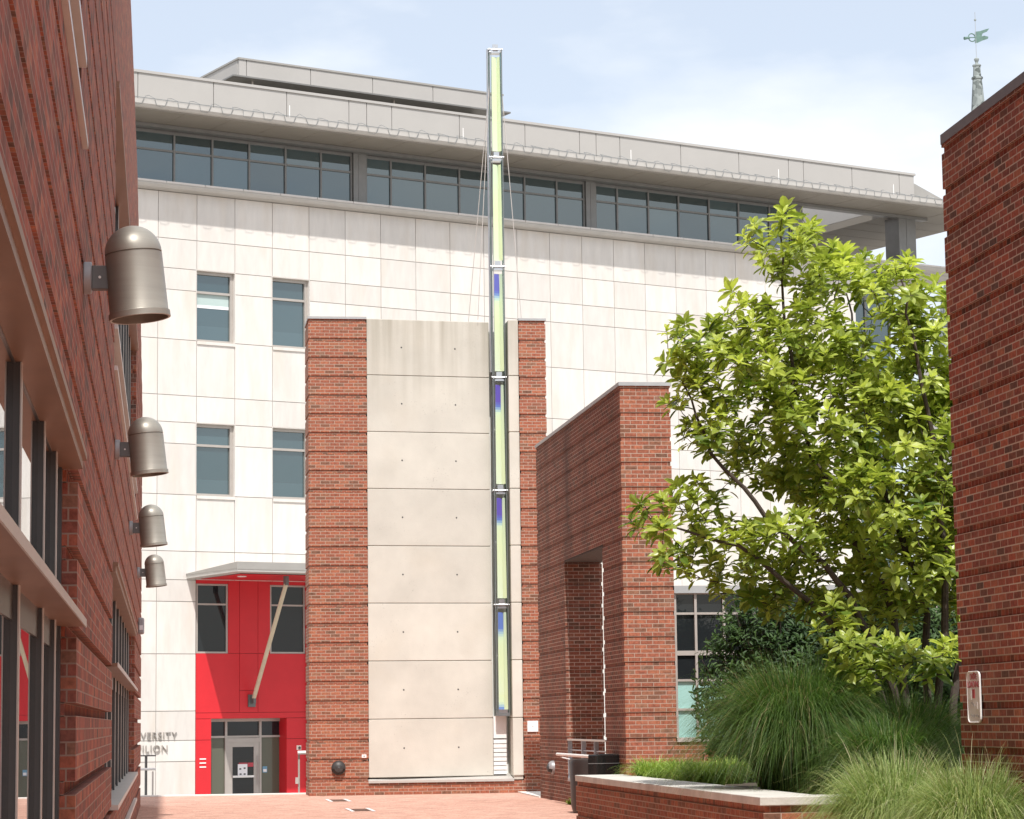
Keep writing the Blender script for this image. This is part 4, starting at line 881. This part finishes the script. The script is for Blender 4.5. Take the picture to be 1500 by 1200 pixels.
build_shrub('evergreen_shrub', 'dense dark green shrub behind the grasses in front of the link window', (9.25, 37.2, 0), (1.30, 1.0, 1.72), 3600, 'leaf_shrub', 1.0)
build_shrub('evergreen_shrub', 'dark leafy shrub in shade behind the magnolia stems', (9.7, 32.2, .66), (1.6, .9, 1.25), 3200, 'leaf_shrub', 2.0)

def build_grass(name, lab, c, n, hgt, spread, wd, mat, group=None, crad=.25, stalks=0):
    t = thing(name, lab, 'ornamental grass', c, 0, group); C = Vector(c); g = MB()
    for k in range(n+stalks):
        stalk = k >= n
        a = rng.uniform(0, 6.283); b0 = C+Vector((math.cos(a), math.sin(a), 0))*crad*rng.random()**.5
        a2 = a+rng.normal(0, .5); out = Vector((math.cos(a2), math.sin(a2), 0)); h = hgt*rng.uniform(.55, 1.08)*(1.12 if stalk else 1); s_ = spread*rng.uniform(.15, 1.1)*(.6 if stalk else 1)
        side = Vector((-out.y, out.x, 0)); side = (side+out*rng.normal(0, .7)).normalized(); ns = 7; w0 = wd*rng.uniform(.7, 1.3)
        dr = rng.uniform(.25, .95)*s_/spread*(.3 if stalk else 1); P = []; wv = rv(.02)
        for i in range(ns+1):
            x = i/ns; z = h*(1.55*x-.55*x*x-dr*x**3.2); p = b0+out*s_*(x**1.55)+Vector((0, 0, z))+wv*x
            P.append((p, w0*(1-x**2.2)+.0006))
        V = []; F = []
        for i, (p, ww) in enumerate(P): V += [p+side*ww*.5, p-side*ww*.5]
        for i in range(ns): F.append((2*i, 2*i+1, 2*i+3, 2*i+2))
        g.raw(V, F, t=float(np.clip(rng.normal(.45, .29)+(.45 if stalk else 0), 0, 1)))
    g.build('blades', mat, t)
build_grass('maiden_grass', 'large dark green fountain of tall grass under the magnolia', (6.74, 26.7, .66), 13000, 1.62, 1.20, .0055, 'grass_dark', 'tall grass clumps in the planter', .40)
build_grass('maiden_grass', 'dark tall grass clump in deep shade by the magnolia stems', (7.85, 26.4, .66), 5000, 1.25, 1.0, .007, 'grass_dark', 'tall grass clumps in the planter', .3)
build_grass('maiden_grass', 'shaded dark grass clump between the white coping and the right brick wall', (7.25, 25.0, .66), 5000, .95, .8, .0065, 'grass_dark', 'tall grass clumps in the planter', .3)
build_grass('fountain_grass', 'pale green arching grass clump at the planter corner, left of the sign', (6.62, 22.7, 0.0), 8000, 1.30, .86, .0062, 'grass_light', 'pale arching grass clumps by the right wall', .28, 60)
build_grass('fountain_grass', 'pale arching grass clump at the right edge, below the white sign', (6.98, 21.5, 0.0), 8000, 1.22, .75, .0062, 'grass_light', 'pale arching grass clumps by the right wall', .26, 60)
for i, (x, y, lab) in enumerate([(6.50, 33.6, 'short bright green grass tuft at the far end of the planter coping'), (6.62, 32.2, 'middle short bright green grass tuft along the planter coping'), (6.58, 30.7, 'nearest short bright green grass tuft along the coping, beside the dark tall grass'), (7.25, 32.6, 'short green grass tuft set back from the coping below the link window'), (7.5, 30.9, 'short green grass tuft half hidden behind the dark tall grass mound')]):
    build_grass('lily_turf', lab, (x, y, .66), 900, .40, .42, .010, 'lirio', 'short grass tufts behind the coping', .22)
build_grass('weed_tuft', 'tiny green weed tuft growing at the foot of the brick portal wall', (7.27, 45.6, 0), 70, .13, .12, .012, 'lirio', None, .06)
